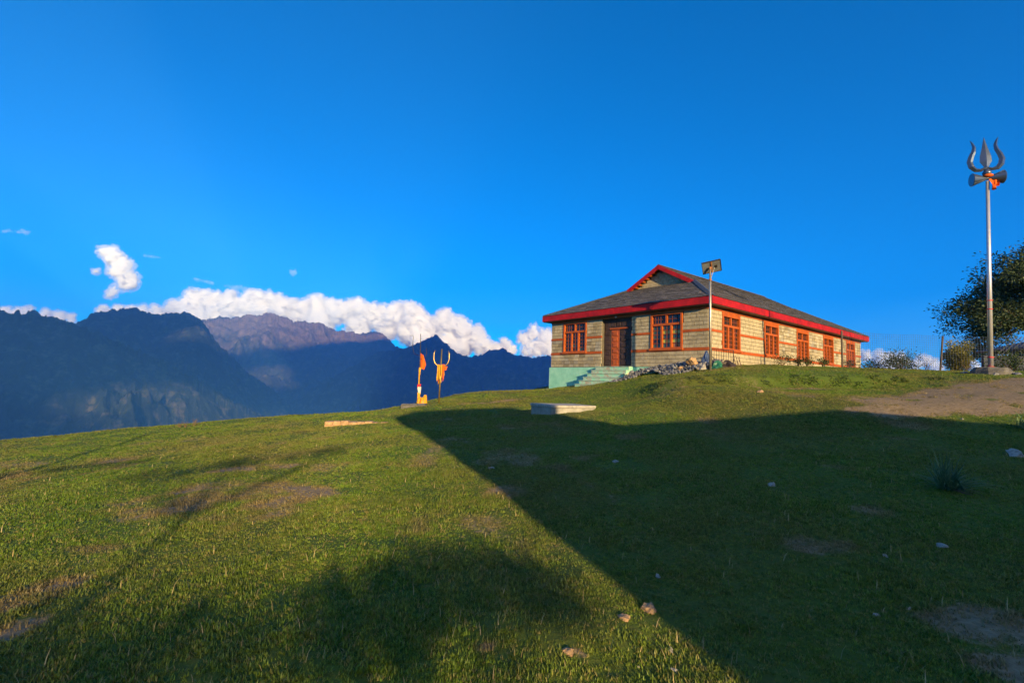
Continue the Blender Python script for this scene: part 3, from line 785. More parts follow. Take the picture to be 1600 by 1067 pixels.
for (px, py, s, me, lab) in (
    (1014, 953, .145, tanrock[0], 'largest tan rock in the sunlit corner of lawn by the shadow edge'),
    (976, 967, .10, tanrock[1], 'rounded orange-lit rock left of the largest tan rock in the foreground'),
    (888, 1019, .10, tanrock[2], 'low pinkish rock half sunk in sunlit grass, lower left of the tan rocks'),
    (998, 1042, .035, palerock[0], 'small pale pebble in bright foreground grass below the tan rocks'),
    (1054, 1049, .050, palerock[1], 'grey-white pebble near the bottom edge beside the shadow'),
    (1047, 1016, .055, palerock[2], 'thin grey stone chip lying in sunlit foreground grass'),
    (1028, 900, .070, palerock[1], 'lone white stone in shade above the tan rocks'),
    (1368, 962, .075, palerock[0], 'pale stone at the edge of the bare soil, lower right'),
    (1421, 952, .06, palerock[2], 'small pale stone at the top of the bare soil patch, lower right'),
    (1384, 870, .07, palerock[1], 'small pale stone in the shaded lawn below the strap-leaf clump'),
    (1470, 856, .13, palerock[2], 'flat pale sliver of stone in the shaded lawn, right'),
    (1206, 758, .17, palerock[0], 'bleached elongated stone in the middle of the shaded lawn'),
    (1590, 713, .42, palerock[2], 'broad flat white stone at the right edge of the shaded lawn'),
    (1503, 655, .10, palerock[0], 'small white stone on the dirt path, right'),
    (1188, 613, .28, tanrock[2], 'flat pinkish stone on the worn path below the grass bank'),
    (768, 733, .14, palerock[2], 'small flat stone in shade just beside the shadow edge'),
    (962, 722, .16, palerock[1], 'small pale stone out in the shaded lawn below the concrete slab')):
    g = ground_at(px, py); put(me, 'rock', g, s, (rk.uniform(-.3, .3), rk.uniform(-.3, .3), rk.uniform(0, 6)), lab, 'rock')
# rubble heap along the foot of the wall: loose small stones in one mass, larger stones singly
def local(v, u, z=0): p = HC + E2 * v + E1 * u; return Vector((p[0], p[1], HC[2] + z))
def heap_h(v, u):
    a = smooth(-2.3, -0.7, v) * (1 - smooth(-0.05, 0.05, v)); b = 1 - smooth(3.2, 4.9, u)
    return a * b * 0.32

bm_ = bmesh.new(); bmesh.ops.create_icosphere(bm_, subdivisions=1, radius=0.5)
ICO_V = [v.co.copy() for v in bm_.verts]; ICO_F = [tuple(v.index for v in f.verts) for f in bm_.faces]; bm_.free()
def chips(mb_, p, s):
    q = Quaternion((rk.gauss(0, 1), rk.gauss(0, 1), rk.gauss(0, 1), rk.gauss(0, 1))).normalized().to_matrix()
    sq = (1, rk.uniform(.5, .95), rk.uniform(.35, .8))
    mb_.add([(q @ Vector([c * f for c, f in zip(v * rk.uniform(.75, 1.15), sq)])) * s + p for v in ICO_V], ICO_F)
rub = MB()
for k in range(1100):
    u = -0.9 + 5.7 * rk.random(); v = -0.12 - rk.random() ** 0.8 * (1.7 + 0.5 * math.sin(u * 2.0)); p = local(v, u)
    p.z = hz(p.x, p.y) + float(heap_h(v, u)) * rk.uniform(.7, 1.05); chips(rub, p, rk.uniform(0.07, 0.22))
tag(rub.build('rubble', M['stone']), 'heap of loose grey rubble along the foot of the entrance wall', 'rubble', kind='stuff')
for k in range(16):
    u = rk.uniform(0.1, 3.8); v = rk.uniform(-1.5, -0.35); p = local(v, u); p.z = hz(p.x, p.y) + float(heap_h(v, u)) + 0.02
    put(greyrock[k % 5], 'rubble_stone', p, rk.uniform(.30, .5), (rk.uniform(-.6, .6), rk.uniform(-.6, .6), rk.uniform(0, 6)), 'larger grey stone lying on the rubble heap by the entrance steps', 'stone', 'stones on the rubble heap')
for (px, py, s, me, lab) in ((1080, 563, .75, tanrock[0], 'tan boulder on top of the rubble heap below the corner window'), (1098, 570, .85, palerock[0], 'big cream slab of stone leaning at the house corner by the lamp pole'),
                             (1093, 575, .40, tanrock[1], 'orange-lit stone at the right foot of the rubble heap'), (1062, 575, .42, tanrock[2], 'tan stone in the middle of the rubble heap, below the tan boulder')):
    r = ray(px, py); p = CAM + r * (22.9 if px > 1090 else 23.4); put(me, 'boulder', (p[0], p[1], p[2] - s * .12), s, (.2, .3, rk.uniform(0, 6)), lab, 'rock')
for k in range(5):
    g = ground_at(840 + k * 5, 607 + (k % 2)); put(greyrock[k], 'stone', g, rk.uniform(.25, .4), (0, 0, k), 'dark stone heaped at the far left corner of the green plinth', 'stone', 'stones at the plinth corner')

# ------------------------------------------------------------------ solar lamp
def at(px, py, d): return Vector(CAM + ray(px, py) * d)
g = plant_at(1110, 21.6)
sol = empty('solar_lamp', g); tag(sol, 'solar lamp pole with tilted panel standing at the near house corner', 'street lamp')
top = at(1108, 416, 21.6); H_ = top.z - g.z
MB().tube([(0, 0, -0.2), (0, 0, H_ * .55), (0, 0, H_)], [0.055, 0.05, 0.045], 12).build('pole', M['galv'], sol, smooth_=True)
MB().tube([(0, 0, H_ * .88), (0, 0, H_ * .9)], 0.062, 12).build('collar', M['rust'], sol)
MB().box(-0.05, 0.05, -0.05, 0.05, H_ - 0.02, H_ + 0.08).build('bracket', M['rust'], sol, 0.01)
MB().tube([(0, 0, H_ * .885), (0.17, -0.08, H_ + .05)], 0.012, 6).build('stay', M['galv'], sol)
pa = Vector((.66, -.24, .14)).normalized(); pb = Vector((.26, .45, -.46)).normalized(); pn = pa.cross(pb).normalized(); pb = pn.cross(pa)
PM = Matrix((pa, pb, pn)).transposed().to_4x4(); PM.translation = (0.09, 0.06, H_ + 0.10)
pan = MB().box(-0.40, 0.40, -0.30, 0.30, 0.0, 0.03, PM).build('solar_panel', M['panel'], sol)
MB().box(-0.38, 0.38, -0.28, 0.28, 0.031, 0.036, PM).build('cells', M['panel_dark'], pan)
for (x0, x1, y0, y1) in ((-.41, .41, -.31, -.295), (-.41, .41, .295, .31), (-.41, -.395, -.295, .295), (.395, .41, -.295, .295)):
    MB().box(x0, x1, y0, y1, -0.02, 0.045, PM).build('panel_rim', M['iron'], pan)
MB().box(-0.02, 0.03, -0.28, 0.28, -0.035, -0.005, PM).build('panel_rail', M['rust'], pan)
MB().box(0.14, 0.24, -0.05, 0.06, -0.03, -0.001, PM).build('junction_box', M['iron'], pan)

# ------------------------------------------------------------------ tall steel trident
TD = 18.2
g = plant_at(1549, TD); th = empty('tall_trident', g); tag(th, 'tall polished steel trident with drum on a pole, right of the house', 'trident')
ptop = at(1543, 283, TD); lean = (ptop - g); PH = lean.length
tip = Vector((ptop.x - g.x, ptop.y - g.y, ptop.z - g.z))
MB().tube([tip * 0.0, tip * .5, tip], [0.080, 0.068, 0.055], 20).build('pole', M['polepaint'], th, smooth_=True)
for k, fr_ in enumerate((.035, .085, .335, .38)):
    MB().tube([tip * fr_, tip * (fr_ + .004)], 0.098 - .03 * fr_, 20).build('red_tie', M['cloth_red'], th)
px1 = TD / F_PX
TM = Matrix.Translation(tip) @ Matrix.Rotation(R(-22), 4, 'Z') @ Matrix.Rotation(R(-1.5), 4, 'Y')
def blade(mb_, cl, wd, th_):
    """a faceted blade: centre line points with half widths and thickness ridge"""
    b = len(mb_.v); n = len(cl)
    for i in range(n):
        p = Vector((cl[i][0], 0, cl[i][1])); a = Vector((cl[max(i - 1, 0)][0], 0, cl[max(i - 1, 0)][1])); c = Vector((cl[min(i + 1, n - 1)][0], 0, cl[min(i + 1, n - 1)][1]))
        t = (c - a).normalized(); sd = Vector((t.z, 0, -t.x)); w = wd[i]; k = th_ * min(1, w / max(wd) + .15)
        for q in (p - sd * w, p + Vector((0, -k, 0)), p + sd * w, p + Vector((0, k, 0))): mb_.v.append(tuple(TM @ q))
    for i in range(n - 1):
        for k in range(4):
            a, c = b + i * 4 + k, b + i * 4 + (k + 1) % 4; mb_.f.append((a, c, c + 4, a + 4))
    mb_.f.append((b, b + 1, b + 2, b + 3)); e = b + (n - 1) * 4; mb_.f.append((e + 3, e + 2, e + 1, e))
S_ = 1.22; SX = .84
mbx = MB(); blade(mbx, [(0, .30 * S_), (0, .45 * S_), (0, .62 * S_), (0, .80 * S_), (0, 1.05 * S_), (0, 1.40 * S_)], [.05, .07, .18, .165, .09, .006], .07); mbx.build('centre_blade', M['steel'], th)
for s in (-1, 1):
    mbx = MB(); cl = [(.02, .42), (.20, .36), (.38, .38), (.52, .50), (.565, .66), (.50, .82), (.40, .98), (.37, 1.12), (.43, 1.26), (.50, 1.36)]
    blade(mbx, [(s * x * SX, z * S_) for x, z in cl], [.045, .06, .08, .094, .094, .086, .072, .055, .034, .005], .06); mbx.build('side_blade', M['steel'], th)
MB().lathe([(.04, .20), (.12, .24), (.14, .32), (.08, .42), (.04, .5)], 16, TM).build('collar', M['steel'], th, smooth_=True)
DM = TM @ Matrix.Translation((0, 0, .10)) @ Matrix.Rotation(math.pi / 2, 4, 'Y')
MB().lathe([(.235, -.47), (.245, -.455), (.06, -.03), (.06, .03), (.245, .455), (.235, .47)], 22, DM).build('drum', M['steel'], th)
MB().lathe([(.075, -.05), (.16, -.02), (.17, .03), (.09, .08)], 12, TM @ Matrix.Translation((0, -.02, .17))).build('orange_cloth', M['cloth_orange'], th, smooth_=True)
def hang_cloth(mb_, p, w, h, fl, seed, M_=None, n=5, m_=8):
    """a hanging strip with folds, given thickness by doubling"""
    r_ = random.Random(seed); ph = r_.uniform(0, 6)
    b = len(mb_.v)
    for sd in (0, 1):
        for j in range(m_ + 1):
            t = j / m_
            for i in range(n + 1):
                s = i / n - .5; x = s * w * (1 - .25 * t + .15 * math.sin(ph + t * 5)); y = fl * math.sin(ph + s * 9 + t * 2.5) * (.3 + t) + sd * .006; z = -h * t * (1 + .08 * math.sin(ph + s * 7))
                q = Vector(p) + Vector((x + fl * t * math.sin(ph * 2), y, z)); mb_.v.append(tuple(M_ @ q if M_ is not None else q))
    k = (n + 1) * (m_ + 1)
    for j in range(m_):
        for i in range(n):
            a = b + j * (n + 1) + i; mb_.f.append((a, a + 1, a + n + 2, a + n + 1)); mb_.f.append((a + k + n + 1, a + k + n + 2, a + k + 1, a + k))
mbx = MB(); hang_cloth(mbx, (.14, -.06, .05), .22, .42, .07, 3, TM); hang_cloth(mbx, (.24, -.03, .02), .16, .26, .05, 6, TM); mbx.build('orange_streamer', M['cloth_orange'], th, smooth_=True)
mbx = MB().lathe([(.62, -.3), (.58, .10), (.50, .22), (.46, .235)], 18)
for i_, v_ in enumerate(mbx.v): mbx.v[i_] = (v_[0] * (1 + .05 * math.sin(i_ * 3.1)), v_[1] * (1 + .05 * math.sin(i_ * 1.7)), v_[2] + .02 * math.sin(i_ * 2.3))
base = mbx.build('concrete_base', M['concrete_dark'], th); base.location = (0.02, 0, 0)
for k in range(5):
    a = k * 1.1; x, y = g.x + .75 * math.cos(a - 2.2), g.y + .75 * math.sin(a - 2.2)
    put(greyrock[k], 'stone', (x, y, hz(x, y)), rk.uniform(.2, .35), (0, 0, k), 'rough stone packed against the concrete base of the tall trident', 'stone', 'stones round the trident base')

# ------------------------------------------------------------------ small gilt trident and flag shrine at the brow
d = 22.0; g = plant_at(687, d); st = empty('gilt_trident', g); tag(st, 'slim gilt trident hung with yellow cloths on the brow of the hill', 'trident')
z_ = lambda py, px=688: at(px, py, d).z - g.z
MB().tube([(0, 0, -.2), (0.03, 0, z_(545))], [.035, .028], 10).build('shaft', M['gold'], st, smooth_=True)
for s in (-1, 1):
    pts = [(.03 + s * x * .36, 0, z_(572) + t * (z_(547) - z_(572))) for x, t in ((0, 0), (.45, .02), (.8, .18), (.98, .45), (.96, .8), (.85, 1.0))]
    pr = MB().tube(pts, [.024, .024, .024, .022, .02, .012], 8).build('prong', M['gold'], st, smooth_=True)
for k in range(9):
    mbx = MB(); a = k * .7; hang_cloth(mbx, (.03 + .13 * math.cos(a), .13 * math.sin(a), z_(570) + rk.uniform(-.06, .04)), .075, rk.uniform(.4, .85), .03, 20 + k, None, 3, 6)
    mbx.build('cloth_strip', M['cloth_yellow' if k % 4 else 'cloth_orange'], st, smooth_=True)
mbx = MB(); hang_cloth(mbx, (.24, -.02, z_(572)), .18, .18, .04, 44); mbx.build('orange_cloth', M['cloth_orange'], st, smooth_=True)
d = 22.4; g = plant_at(658, d); fp = empty('flag_shrine', g); tag(fp, 'thin flagpole with orange pennant and yellow-wrapped shrine at its foot', 'flagpole')
z_ = lambda py, px=656: at(px, py, d).z - g.z
bm0 = Vector((-.05, 0, -.1)); ft = Vector((-.13, 0, z_(521)))
MB().tube([bm0, bm0.lerp(ft, .5), ft], [.035, .028, .012], 8).build('pole', M['iron'], fp, smooth_=True)
MB().tube([(-.10, -.03, z_(600)), (-.11, -.03, z_(575))], .03, 8).build('yellow_wrap', M['cloth_yellow'], fp)
fl = MB(); zz0, zz1 = z_(551), z_(574)
for sd in (0, .01):
    for j in range(7):
        for i in range(7):
            u, v = i / 6, j / 6; fl.v.append((-.12 + u * .30 * (1 - abs(v - .62) * .75), sd + .05 * math.sin(u * 6 + v * 2), zz0 + (zz1 - zz0) * v - .10 * u))
for s in (0, 49):
    for j in range(6):
        for i in range(6): a = s + j * 7 + i; fl.f.append((a, a + 1, a + 8, a + 7) if s else (a + 7, a + 8, a + 1, a))
fl.build('pennant', M['cloth_orange'], fp, smooth_=True)
for (py, h, mt, w) in ((574, .36, 'cloth_yellow', .08), (600, .14, 'cloth_red', .16), (604, .30, 'cloth_white', .16), (613, .25, 'cloth_yellow', .14)):
    mbx = MB(); hang_cloth(mbx, (-.07, -.05, z_(py)), w, h, .03, int(py), None, 3, 6); mbx.build('cloth_strip', M[mt], fp, smooth_=True)
for (x, z0, z1, mt) in ((-.06, 0, .34, 'cloth_yellow'), (.09, 0, .30, 'cloth_yellow'), (.22, 0, .42, 'cloth_yellow'), (.02, .0, .24, 'cloth_orange'), (.15, 0, .22, 'tan_stone')):
    mbx = MB().lathe([(.09, z0 - .1), (.10, z0 + .05), (.085, (z0 + z1) / 2), (.06, z1 - .03), (.03, z1)], 9)
    for i_, v_ in enumerate(mbx.v): mbx.v[i_] = (v_[0] + x + .012 * math.sin(i_ * 2.1), v_[1] + .012 * math.sin(i_ * 3.3), v_[2])
    mbx.build('wrapped_stone', M[mt], fp)
for s, px_, py_ in ((-1, 645, 525), (1, 665, 544)):
    q = at(px_, py_, d) - g; r0 = Vector((-.12, 0, z_(556 if s < 0 else 562)))
    MB().tube([r0, Vector((q.x * .8 + r0.x * .2, 0, r0.z + .10)), Vector((q.x + .03 * s, 0, r0.z + (q.z - r0.z) * .5)), Vector((q.x, 0, q.z))] + ([Vector((q.x - .06, 0, q.z + .05)), Vector((q.x - .18, 0, q.z + .02))] if s < 0 else []), .010, 6).build('iron_prong', M['iron'], fp)
# slabs
def slab(px, py, name, lab, cat, lx, ly, h, yaw, mat, sink=.3, parts=None):
    g = ground_at(px, py); o = empty(name, g, yaw); tag(o, lab, cat)
    MB().box(0, lx, 0, ly, -sink, h).build('body', mat, o, .02); return o, g
o_, g = slab(861, 648, 'concrete_slab', 'raised square concrete slab on the lawn below the entrance steps', 'slab', 1.75, 1.45, .22, .44, M['concrete'])
MB().box(-.03, 1.78, -.03, 1.48, .222, .315).build('cap', M['pale_stone'], o_, .02)
o_, g = slab(558, 664, 'stone_kerb', 'long low kerb of orange-lit stone left of the shadow tip', 'kerb', 2.6, .5, .09, 0.08, M['tan_stone']); o_.location.x -= 1.2
ks = [(o_.location.x + .15 + .26 * k) for k in range(8)]
for k in range(8): MB().box(.02 + .285 * k, .02 + .285 * k + .27, -.03, .3, -.05, .095 + .02 * (k % 3)).build('kerb_stone', M['tan_stone'], o_, .03)
o_, g = slab(640, 637, 'stone_ledge', 'dark flat stone ledge beside the foot of the flag shrine', 'ledge', 1.1, .6, .12, .05, M['concrete_dark']); o_.location.x -= .4
for k in range(3): MB().box(.03 + .36 * k, .37 + .36 * k, -.04, .62, .122, .16 + .01 * k).build('flat_stone', M['stone'], o_, .02)

# ------------------------------------------------------------------ vegetation builders
def leaf_cloud(name, P, size, mat, parent, seed, aspect=0.5, up=0.0):
    """one small pointed leaf per point"""
    r_ = np.random.default_rng(seed); n = len(P)
    d = r_.normal(size=(n, 3)); d[:, 2] = d[:, 2] * .7 + up; d /= np.linalg.norm(d, axis=1)[:, None]
    e = r_.normal(size=(n, 3)); e -= (e * d).sum(1)[:, None] * d; e /= np.linalg.norm(e, axis=1)[:, None]
    s = size * r_.uniform(.6, 1.35, n)[:, None]
    V = np.stack([P, P + d * s * .5 + e * s * aspect * .5, P + d * s, P + d * s * .5 - e * s * aspect * .5], 1).reshape(-1, 3)
    return np_mesh(name, V, np.arange(4 * n).reshape(-1, 4), mat, parent)
def grow(seed, base, dirv, length, rad, depth, mb_, tips, spread=.6, up=.1, kids=(3, 4), shrink=.68, wob=.12):
    r_ = random.Random(seed); p = Vector(base); d = Vector(dirv).normalized(); pts = [p.copy()]; rr = [rad]; n = 5
    for i in range(n):
        d = (d + Vector((r_.gauss(0, wob), r_.gauss(0, wob), r_.gauss(0, wob) + up * .15))).normalized(); p = p + d * length / n; pts.append(p.copy()); rr.append(rad * (1 - .55 * (i + 1) / n))
    mb_.tube(pts, rr, 7 if depth > 1 else 4, cap=False)
    if depth == 0:
        tips.append((pts[2], d)); tips.append((pts[4], d)); tips.append((pts[-1], d)); return
    if depth == 1: tips.append((pts[-1], d))
    for k in range(r_.randint(*kids)):
        t = r_.uniform(.35, 1.0) if k else 1.0; i = min(n, int(t * n)); ax = d.orthogonal().normalized(); ax = Quaternion(d, r_.uniform(0, 6.283)) @ ax
        nd = (Quaternion(ax, r_.uniform(.45, 1.0) * spread * 1.5) @ d); nd.z += up; grow(r_.random(), pts[i], nd, length * shrink * r_.uniform(.75, 1.2), rr[i] * .68, depth - 1, mb_, tips, spread, up, kids, shrink, wob)
def make_tree(name, label, loc, H, rad, mains, seed, leafn, lsize, blob, mat, depth=3, spread=.62, up=.08, kids=(3, 4), trunk=.35, mlen=.55, flat=.6):
    t = empty(name, loc); tag(t, label, 'tree'); mb_ = MB(); tips = []; r_ = random.Random(seed)
    th_ = H * trunk; mb_.tube([(0, 0, -.3), (.05, 0, th_ * .5), (.0, .05, th_)], [rad * 1.25, rad, rad * .85], 10, cap=False)
    for k in range(mains):
        a = 6.283 * k / mains + r_.uniform(-.3, .3); el = r_.uniform(.25, .95)
        grow(seed * 31 + k, (0, 0, th_ * r_.uniform(.75, 1)), (math.cos(a) * math.cos(el), math.sin(a) * math.cos(el), math.sin(el)), H * mlen * r_.uniform(.8, 1.1), rad * .55, depth, mb_, tips, spread, up, kids)
    mb_.build('trunk', M['bark'], t, smooth_=True)
    g_ = np.random.default_rng(seed); C_ = np.array([tuple(p) for p, d in tips]); idx = np.repeat(np.arange(len(C_)), leafn)
    P = C_[idx] + np.clip(g_.normal(size=(len(idx), 3)), -1.9, 1.9) * np.array([blob, blob, blob * flat])
    leaf_cloud('crown', P, lsize, mat, t, seed); return t, len(idx)
oakp = plant_at(1688, 36.0)
tree, nl = make_tree('oak_tree', 'broad dark evergreen oak overhanging the fence at the right edge', oakp, 12.6, .42, 9, 12, 62, .20, .46, M['leaf_oak'], depth=3, spread=.62, up=.07, trunk=.34, mlen=.36)
print('oak leaves', nl)

# bushes and small plants
def bush(name, label, loc, w, h, seed, n, lsize, mat, cat='bush', upright=False, stems=9):
    b = empty(name, loc); tag(b, label, cat); r_ = random.Random(seed); g_ = np.random.default_rng(seed); mb_ = MB(); P = []
    for k in range(stems):
        a = r_.uniform(0, 6.283); rr = r_.uniform(.1, 1) ** .6 * w * .5; top = h * r_.uniform(.55, 1.0) * (1 - .35 * (rr / (w * .5)) ** 2)
        e = Vector((math.cos(a) * rr, math.sin(a) * rr, top)); mid = e * .5 + Vector((r_.gauss(0, .04), r_.gauss(0, .04), 0))
        mb_.tube([(0, 0, -.05), mid, e], [.022, .014, .004], 5, cap=False)
        for j in range(n // stems):
            t = r_.uniform(.25, 1.05); c = mid.lerp(e, t * 2 - 1) if t > .5 else Vector().lerp(mid, t * 2)
            s = w * (.10 if upright else .17) * (1.15 - .6 * t if upright else 1); P.append(np.array(c) + np.clip(g_.normal(size=3), -1.8, 1.8) * np.array([s, s, s * (1.2 if upright else .9)]))
    mb_.build('stem', M['twig'], b); P = np.array(P); P[:, 2] = np.maximum(P[:, 2], .02)
    leaf_cloud('foliage', P, lsize, mat, b, seed, .45, .9 if upright else .25); return b
bush('cypress_bush', 'ragged golden-green cypress bush behind the fence near the trident', plant_at(1497, 24.5), 1.5, 1.75, 4, 5200, .12, M['leaf_cypress'], upright=True, stems=15)
bush('round_bush', 'rounded dark green bush behind the fence, left of the leaning post', plant_at(1410, 24.5), 1.35, .95, 5, 2600, .09, M['leaf_bush'])
bush('low_bush', 'low dark bush by the far end of the house, half hidden', plant_at(1363, 25.5), 1.2, .5, 6, 1300, .09, M['leaf_bush'])
bush('hedge_bush', 'low hedge beside the hut on the far right', plant_at(1583, 21.5), 1.9, .65, 7, 2600, .08, M['leaf_bush'])
def bare_shrub(loc, h, seed, label, leaf=0):
    b = empty('dry_shrub', loc); tag(b, label, 'shrub'); mb_ = MB(); tips = []; r_ = random.Random(seed)
    for k in range(6):
        a = r_.uniform(0, 6.28); grow(seed * 7 + k, (0, 0, -.03), (math.cos(a) * .4, math.sin(a) * .4, 1), h * .55, .012, 2, mb_, tips, .5, .12, (2, 3))
    mb_.build('twigs', M['twig'], b)
    if leaf:
        g_ = np.random.default_rng(seed); C_ = np.repeat(np.array([tuple(p) for p, d in tips]), leaf, 0); leaf_cloud('foliage', C_ + g_.normal(size=C_.shape) * .05, .07, M['leaf_bush'], b, seed)
    return b
bare_shrub(plant_at(1450, 24.2), .95, 3, 'leafless straw-coloured shrub between the leaning post and the round bush')
bare_shrub(plant_at(1513, 23.6), .7, 8, 'tangle of dry twigs at the foot of the cypress bush')
for k, (px, h, lab) in enumerate(((1222, .6, 'leafy rose stem rising against the house wall right of the second window'), (1262, .4, 'low rose bush below the third window of the long side'),
                                  (1286, .42, 'dark rose bush below the fourth window of the long side'), (1248, .4, 'small sprig of rose between the second and third windows'), (1328, .35, 'small leafy shrub at the foot of the far window'))):
    bare_shrub(plant_at(px, 22.6 + .3 * k), h, 40 + k, lab, 3)
def strap_clump(px, py, n, L, seed, label):
    g = ground_at(px, py); c = empty('strap_leaf_clump', g); tag(c, label, 'plant'); r_ = random.Random(seed); mb_ = MB()
    for k in range(n):
        a = r_.uniform(0, 6.283); ln = L * r_.uniform(.6, 1.1); tilt = r_.uniform(.1, 1.0); w = r_.uniform(.006, .012); d_ = Vector((math.cos(a), math.sin(a), 0)); sd = Vector((-d_.y, d_.x, 0)); b = len(mb_.v); o_ = Vector((r_.gauss(0, .05), r_.gauss(0, .05), -.02)); cur = o_
        for j in range(6):
            t = j / 5; p = o_ + d_ * ln * (math.sin(tilt) * t + .25 * tilt * t * t) + Vector((0, 0, ln * (math.cos(tilt * .8) * t - .55 * tilt * t * t))); p.z = max(p.z, .01)
            ww = w * (1 - t ** 2 * .95); mb_.v += [tuple(p - sd * ww), tuple(p + Vector((0, 0, -.003 * (1 - t)))), tuple(p + sd * ww)]
        for j in range(5):
            i = b + j * 3; mb_.f += [(i, i + 1, i + 4, i + 3), (i + 1, i + 2, i + 5, i + 4)]
    mb_.build('leaves', M['leaf_strap'], c)
    db = MB()
    for k in range(5):
        a = r_.uniform(-2.6, -.4); db.tube([(.02, 0, .02), (.18 * math.cos(a), .18 * math.sin(a), .03), (.34 * math.cos(a + .2), .34 * math.sin(a + .2), .012)], [.006, .005, .002], 4)
    db.build('dead_leaves', M['twig'], c)
    return c
strap_clump(1482, 766, 170, .58, 3, 'dark clump of strap-shaped leaves in the shaded lawn, right')
strap_clump(1602, 672, 60, .5, 4, 'sunlit clump of strap leaves cut by the right edge')
for i, (px, py) in enumerate(((281, 664), (290, 664), (302, 662))):
    g = ground_at(px, py + 4); b = bare_shrub(g, .28 + .06 * i, 60 + i, 'tiny reddish dry weed standing on the left brow of the hill'); b['group'] = 'dry weeds on the brow'

# weeds along the lip of the bank and dry stalks in the lawn
g_ = np.random.default_rng(55); n_ = 4200; bx_ = g_.uniform(5.6, 15.5, n_); by_ = np.interp(bx_, BANK[:, 0], BANK[:, 1]) + np.abs(g_.normal(0, .22, n_)) + .05
k_ = fbm(bx_ * 1.7, by_ * 1.7, 95, 3) > -.05; bx_, by_ = bx_[k_], by_[k_]
P = np.c_[bx_, by_, height(bx_, by_) + np.abs(g_.normal(0, .022, len(bx_)))]
tag(leaf_cloud('bank_weeds', P, .055, M['leaf_bush'], None, 56, .6, .5), 'low dark weeds along the lip of the grass bank before the house', 'weeds', kind='stuff')
V_, F_ = [], []
for i in range(900):
    d_ = 2.4 + 13 * random.random() ** 1.6; a_ = random.uniform(-.8, .8); x_, y_ = d_ * math.sin(a_), d_ * math.cos(a_); z_0 = hz(x_, y_); h0 = random.uniform(.03, .085); w_ = random.uniform(.0012, .0022) * (1 + d_ * .12); az = random.uniform(0, 6.28); ln_ = random.uniform(.1, .9) * h0
    b_ = len(V_); cx, sx = math.cos(az), math.sin(az)
    for t_1, ww in ((0, 1), (.6, .8), (1, .2)): V_ += [(x_ + cx * ln_ * t_1 ** 2 - sx * w_ * ww, y_ + sx * ln_ * t_1 ** 2 + cx * w_ * ww, z_0 + h0 * t_1), (x_ + cx * ln_ * t_1 ** 2 + sx * w_ * ww, y_ + sx * ln_ * t_1 ** 2 - cx * w_ * ww, z_0 + h0 * t_1)]
    F_ += [(b_, b_ + 1, b_ + 3, b_ + 2), (b_ + 2, b_ + 3, b_ + 5, b_ + 4)]
tag(np_mesh('dry_stalks', V_, F_, M['straw']), 'scattered dry straw stalks standing in the lawn', 'dry grass', kind='stuff')

# ------------------------------------------------------------------ fence
def fence():
    f = empty('wire_fence', plant_at(1470, 23.3)); tag(f, 'tall wire mesh fence on dark posts running right of the house', 'fence'); o = f.location
    pts = []
    for px, d_, lean in ((1317, 22.9, 0), (1470, 23.3, .22), (1640, 22.3, 0), (1830, 21.5, 0)): pts.append((plant_at(px, d_), lean))
    HF = 1.72
    for k, (p, lean) in enumerate(pts):
        q = p - o; hh = HF; MB().box(-.03, .03, -.03, .03, -.3, hh + .03, Matrix.Translation(q) @ Matrix.Rotation(lean * .5, 4, 'Y')).build('post', M['iron'], f)
    w = MB()
    for k in range(len(pts) - 1):
        a, b = pts[k][0] - o, pts[k + 1][0] - o; n = int((b - a).length / .11); rads = .0045
        for j in range(n + 1):
            p = a.lerp(b, j / n); gz = hz(p.x + o.x, p.y + o.y) - o.z; w.tube([(p.x, p.y, gz + .02), (p.x, p.y, gz + HF)], rads, 3, cap=False)
        for i in range(16):
            zz = .05 + i * .111; w.tube([Vector((a.lerp(b, t / 8).x, a.lerp(b, t / 8).y, hz(a.lerp(b, t / 8).x + o.x, a.lerp(b, t / 8).y + o.y) - o.z + zz)) for t in range(9)], rads, 3, cap=False)
    tag(w.build('wire_mesh', M['wire'], f), kind='stuff')
fence()

# ------------------------------------------------------------------ clutter at the house corner
g = plant_at(1112, 22.5); gt = empty('iron_gate', g); tag(gt, 'dark iron gate panel leaning at the foot of the lamp pole', 'gate')
e = plant_at(1146, 22.9) - g; ht = .92
for (a, b) in (((0, 0, ht), (e.x, e.y, ht)), ((0, 0, .1), (e.x, e.y, .1 + e.z)), ((0, 0, 0), (0, 0, ht)), ((e.x, e.y, e.z), (e.x, e.y, ht))): MB().tube([a, b], .022, 6).build('rail', M['iron'], gt)
for k in range(1, 9): t = k / 9; MB().tube([(e.x * t, e.y * t, .1), (e.x * t, e.y * t, ht)], .010, 5).build('bar', M['iron'], gt)
for k in range(6):
    p = plant_at(1149 + k * 2.2, 22.7); q = at(1148 + k * 2.0 - (5 if k % 2 else 1), 555 + k % 3 * 2, 23.0); mb_ = MB().tube([(0, 0, -.02), q - p], [.016, .012], 5)
    s = mb_.build('stick', M['twig']); s.location = p; tag(s, 'thin wooden stick leaning on the house wall beside the gate panel', 'stick', 'sticks leaning by the gate panel')
def crumple(px, py, d_, name, lab, w, h, mat, seed):
    p = at(px, py, d_); p.z = hz(p.x, p.y); r_ = random.Random(seed); mb_ = MB()
    mb_.lathe([(w * .5, -.02), (w * .48, h * .25), (w * .36, h * .55), (w * .2, h * .85), (w * .05, h)], 12)
    mb_.v = [(x * (1 + .25 * math.sin(i * 2.7 + seed)), y * (.7 + .2 * math.sin(i * 1.9)), z + .04 * math.sin(i * 3.7)) for i, (x, y, z) in enumerate(mb_.v)]
    o = mb_.build(name, mat); o.location = p; tag(o, lab, 'tarp'); return o
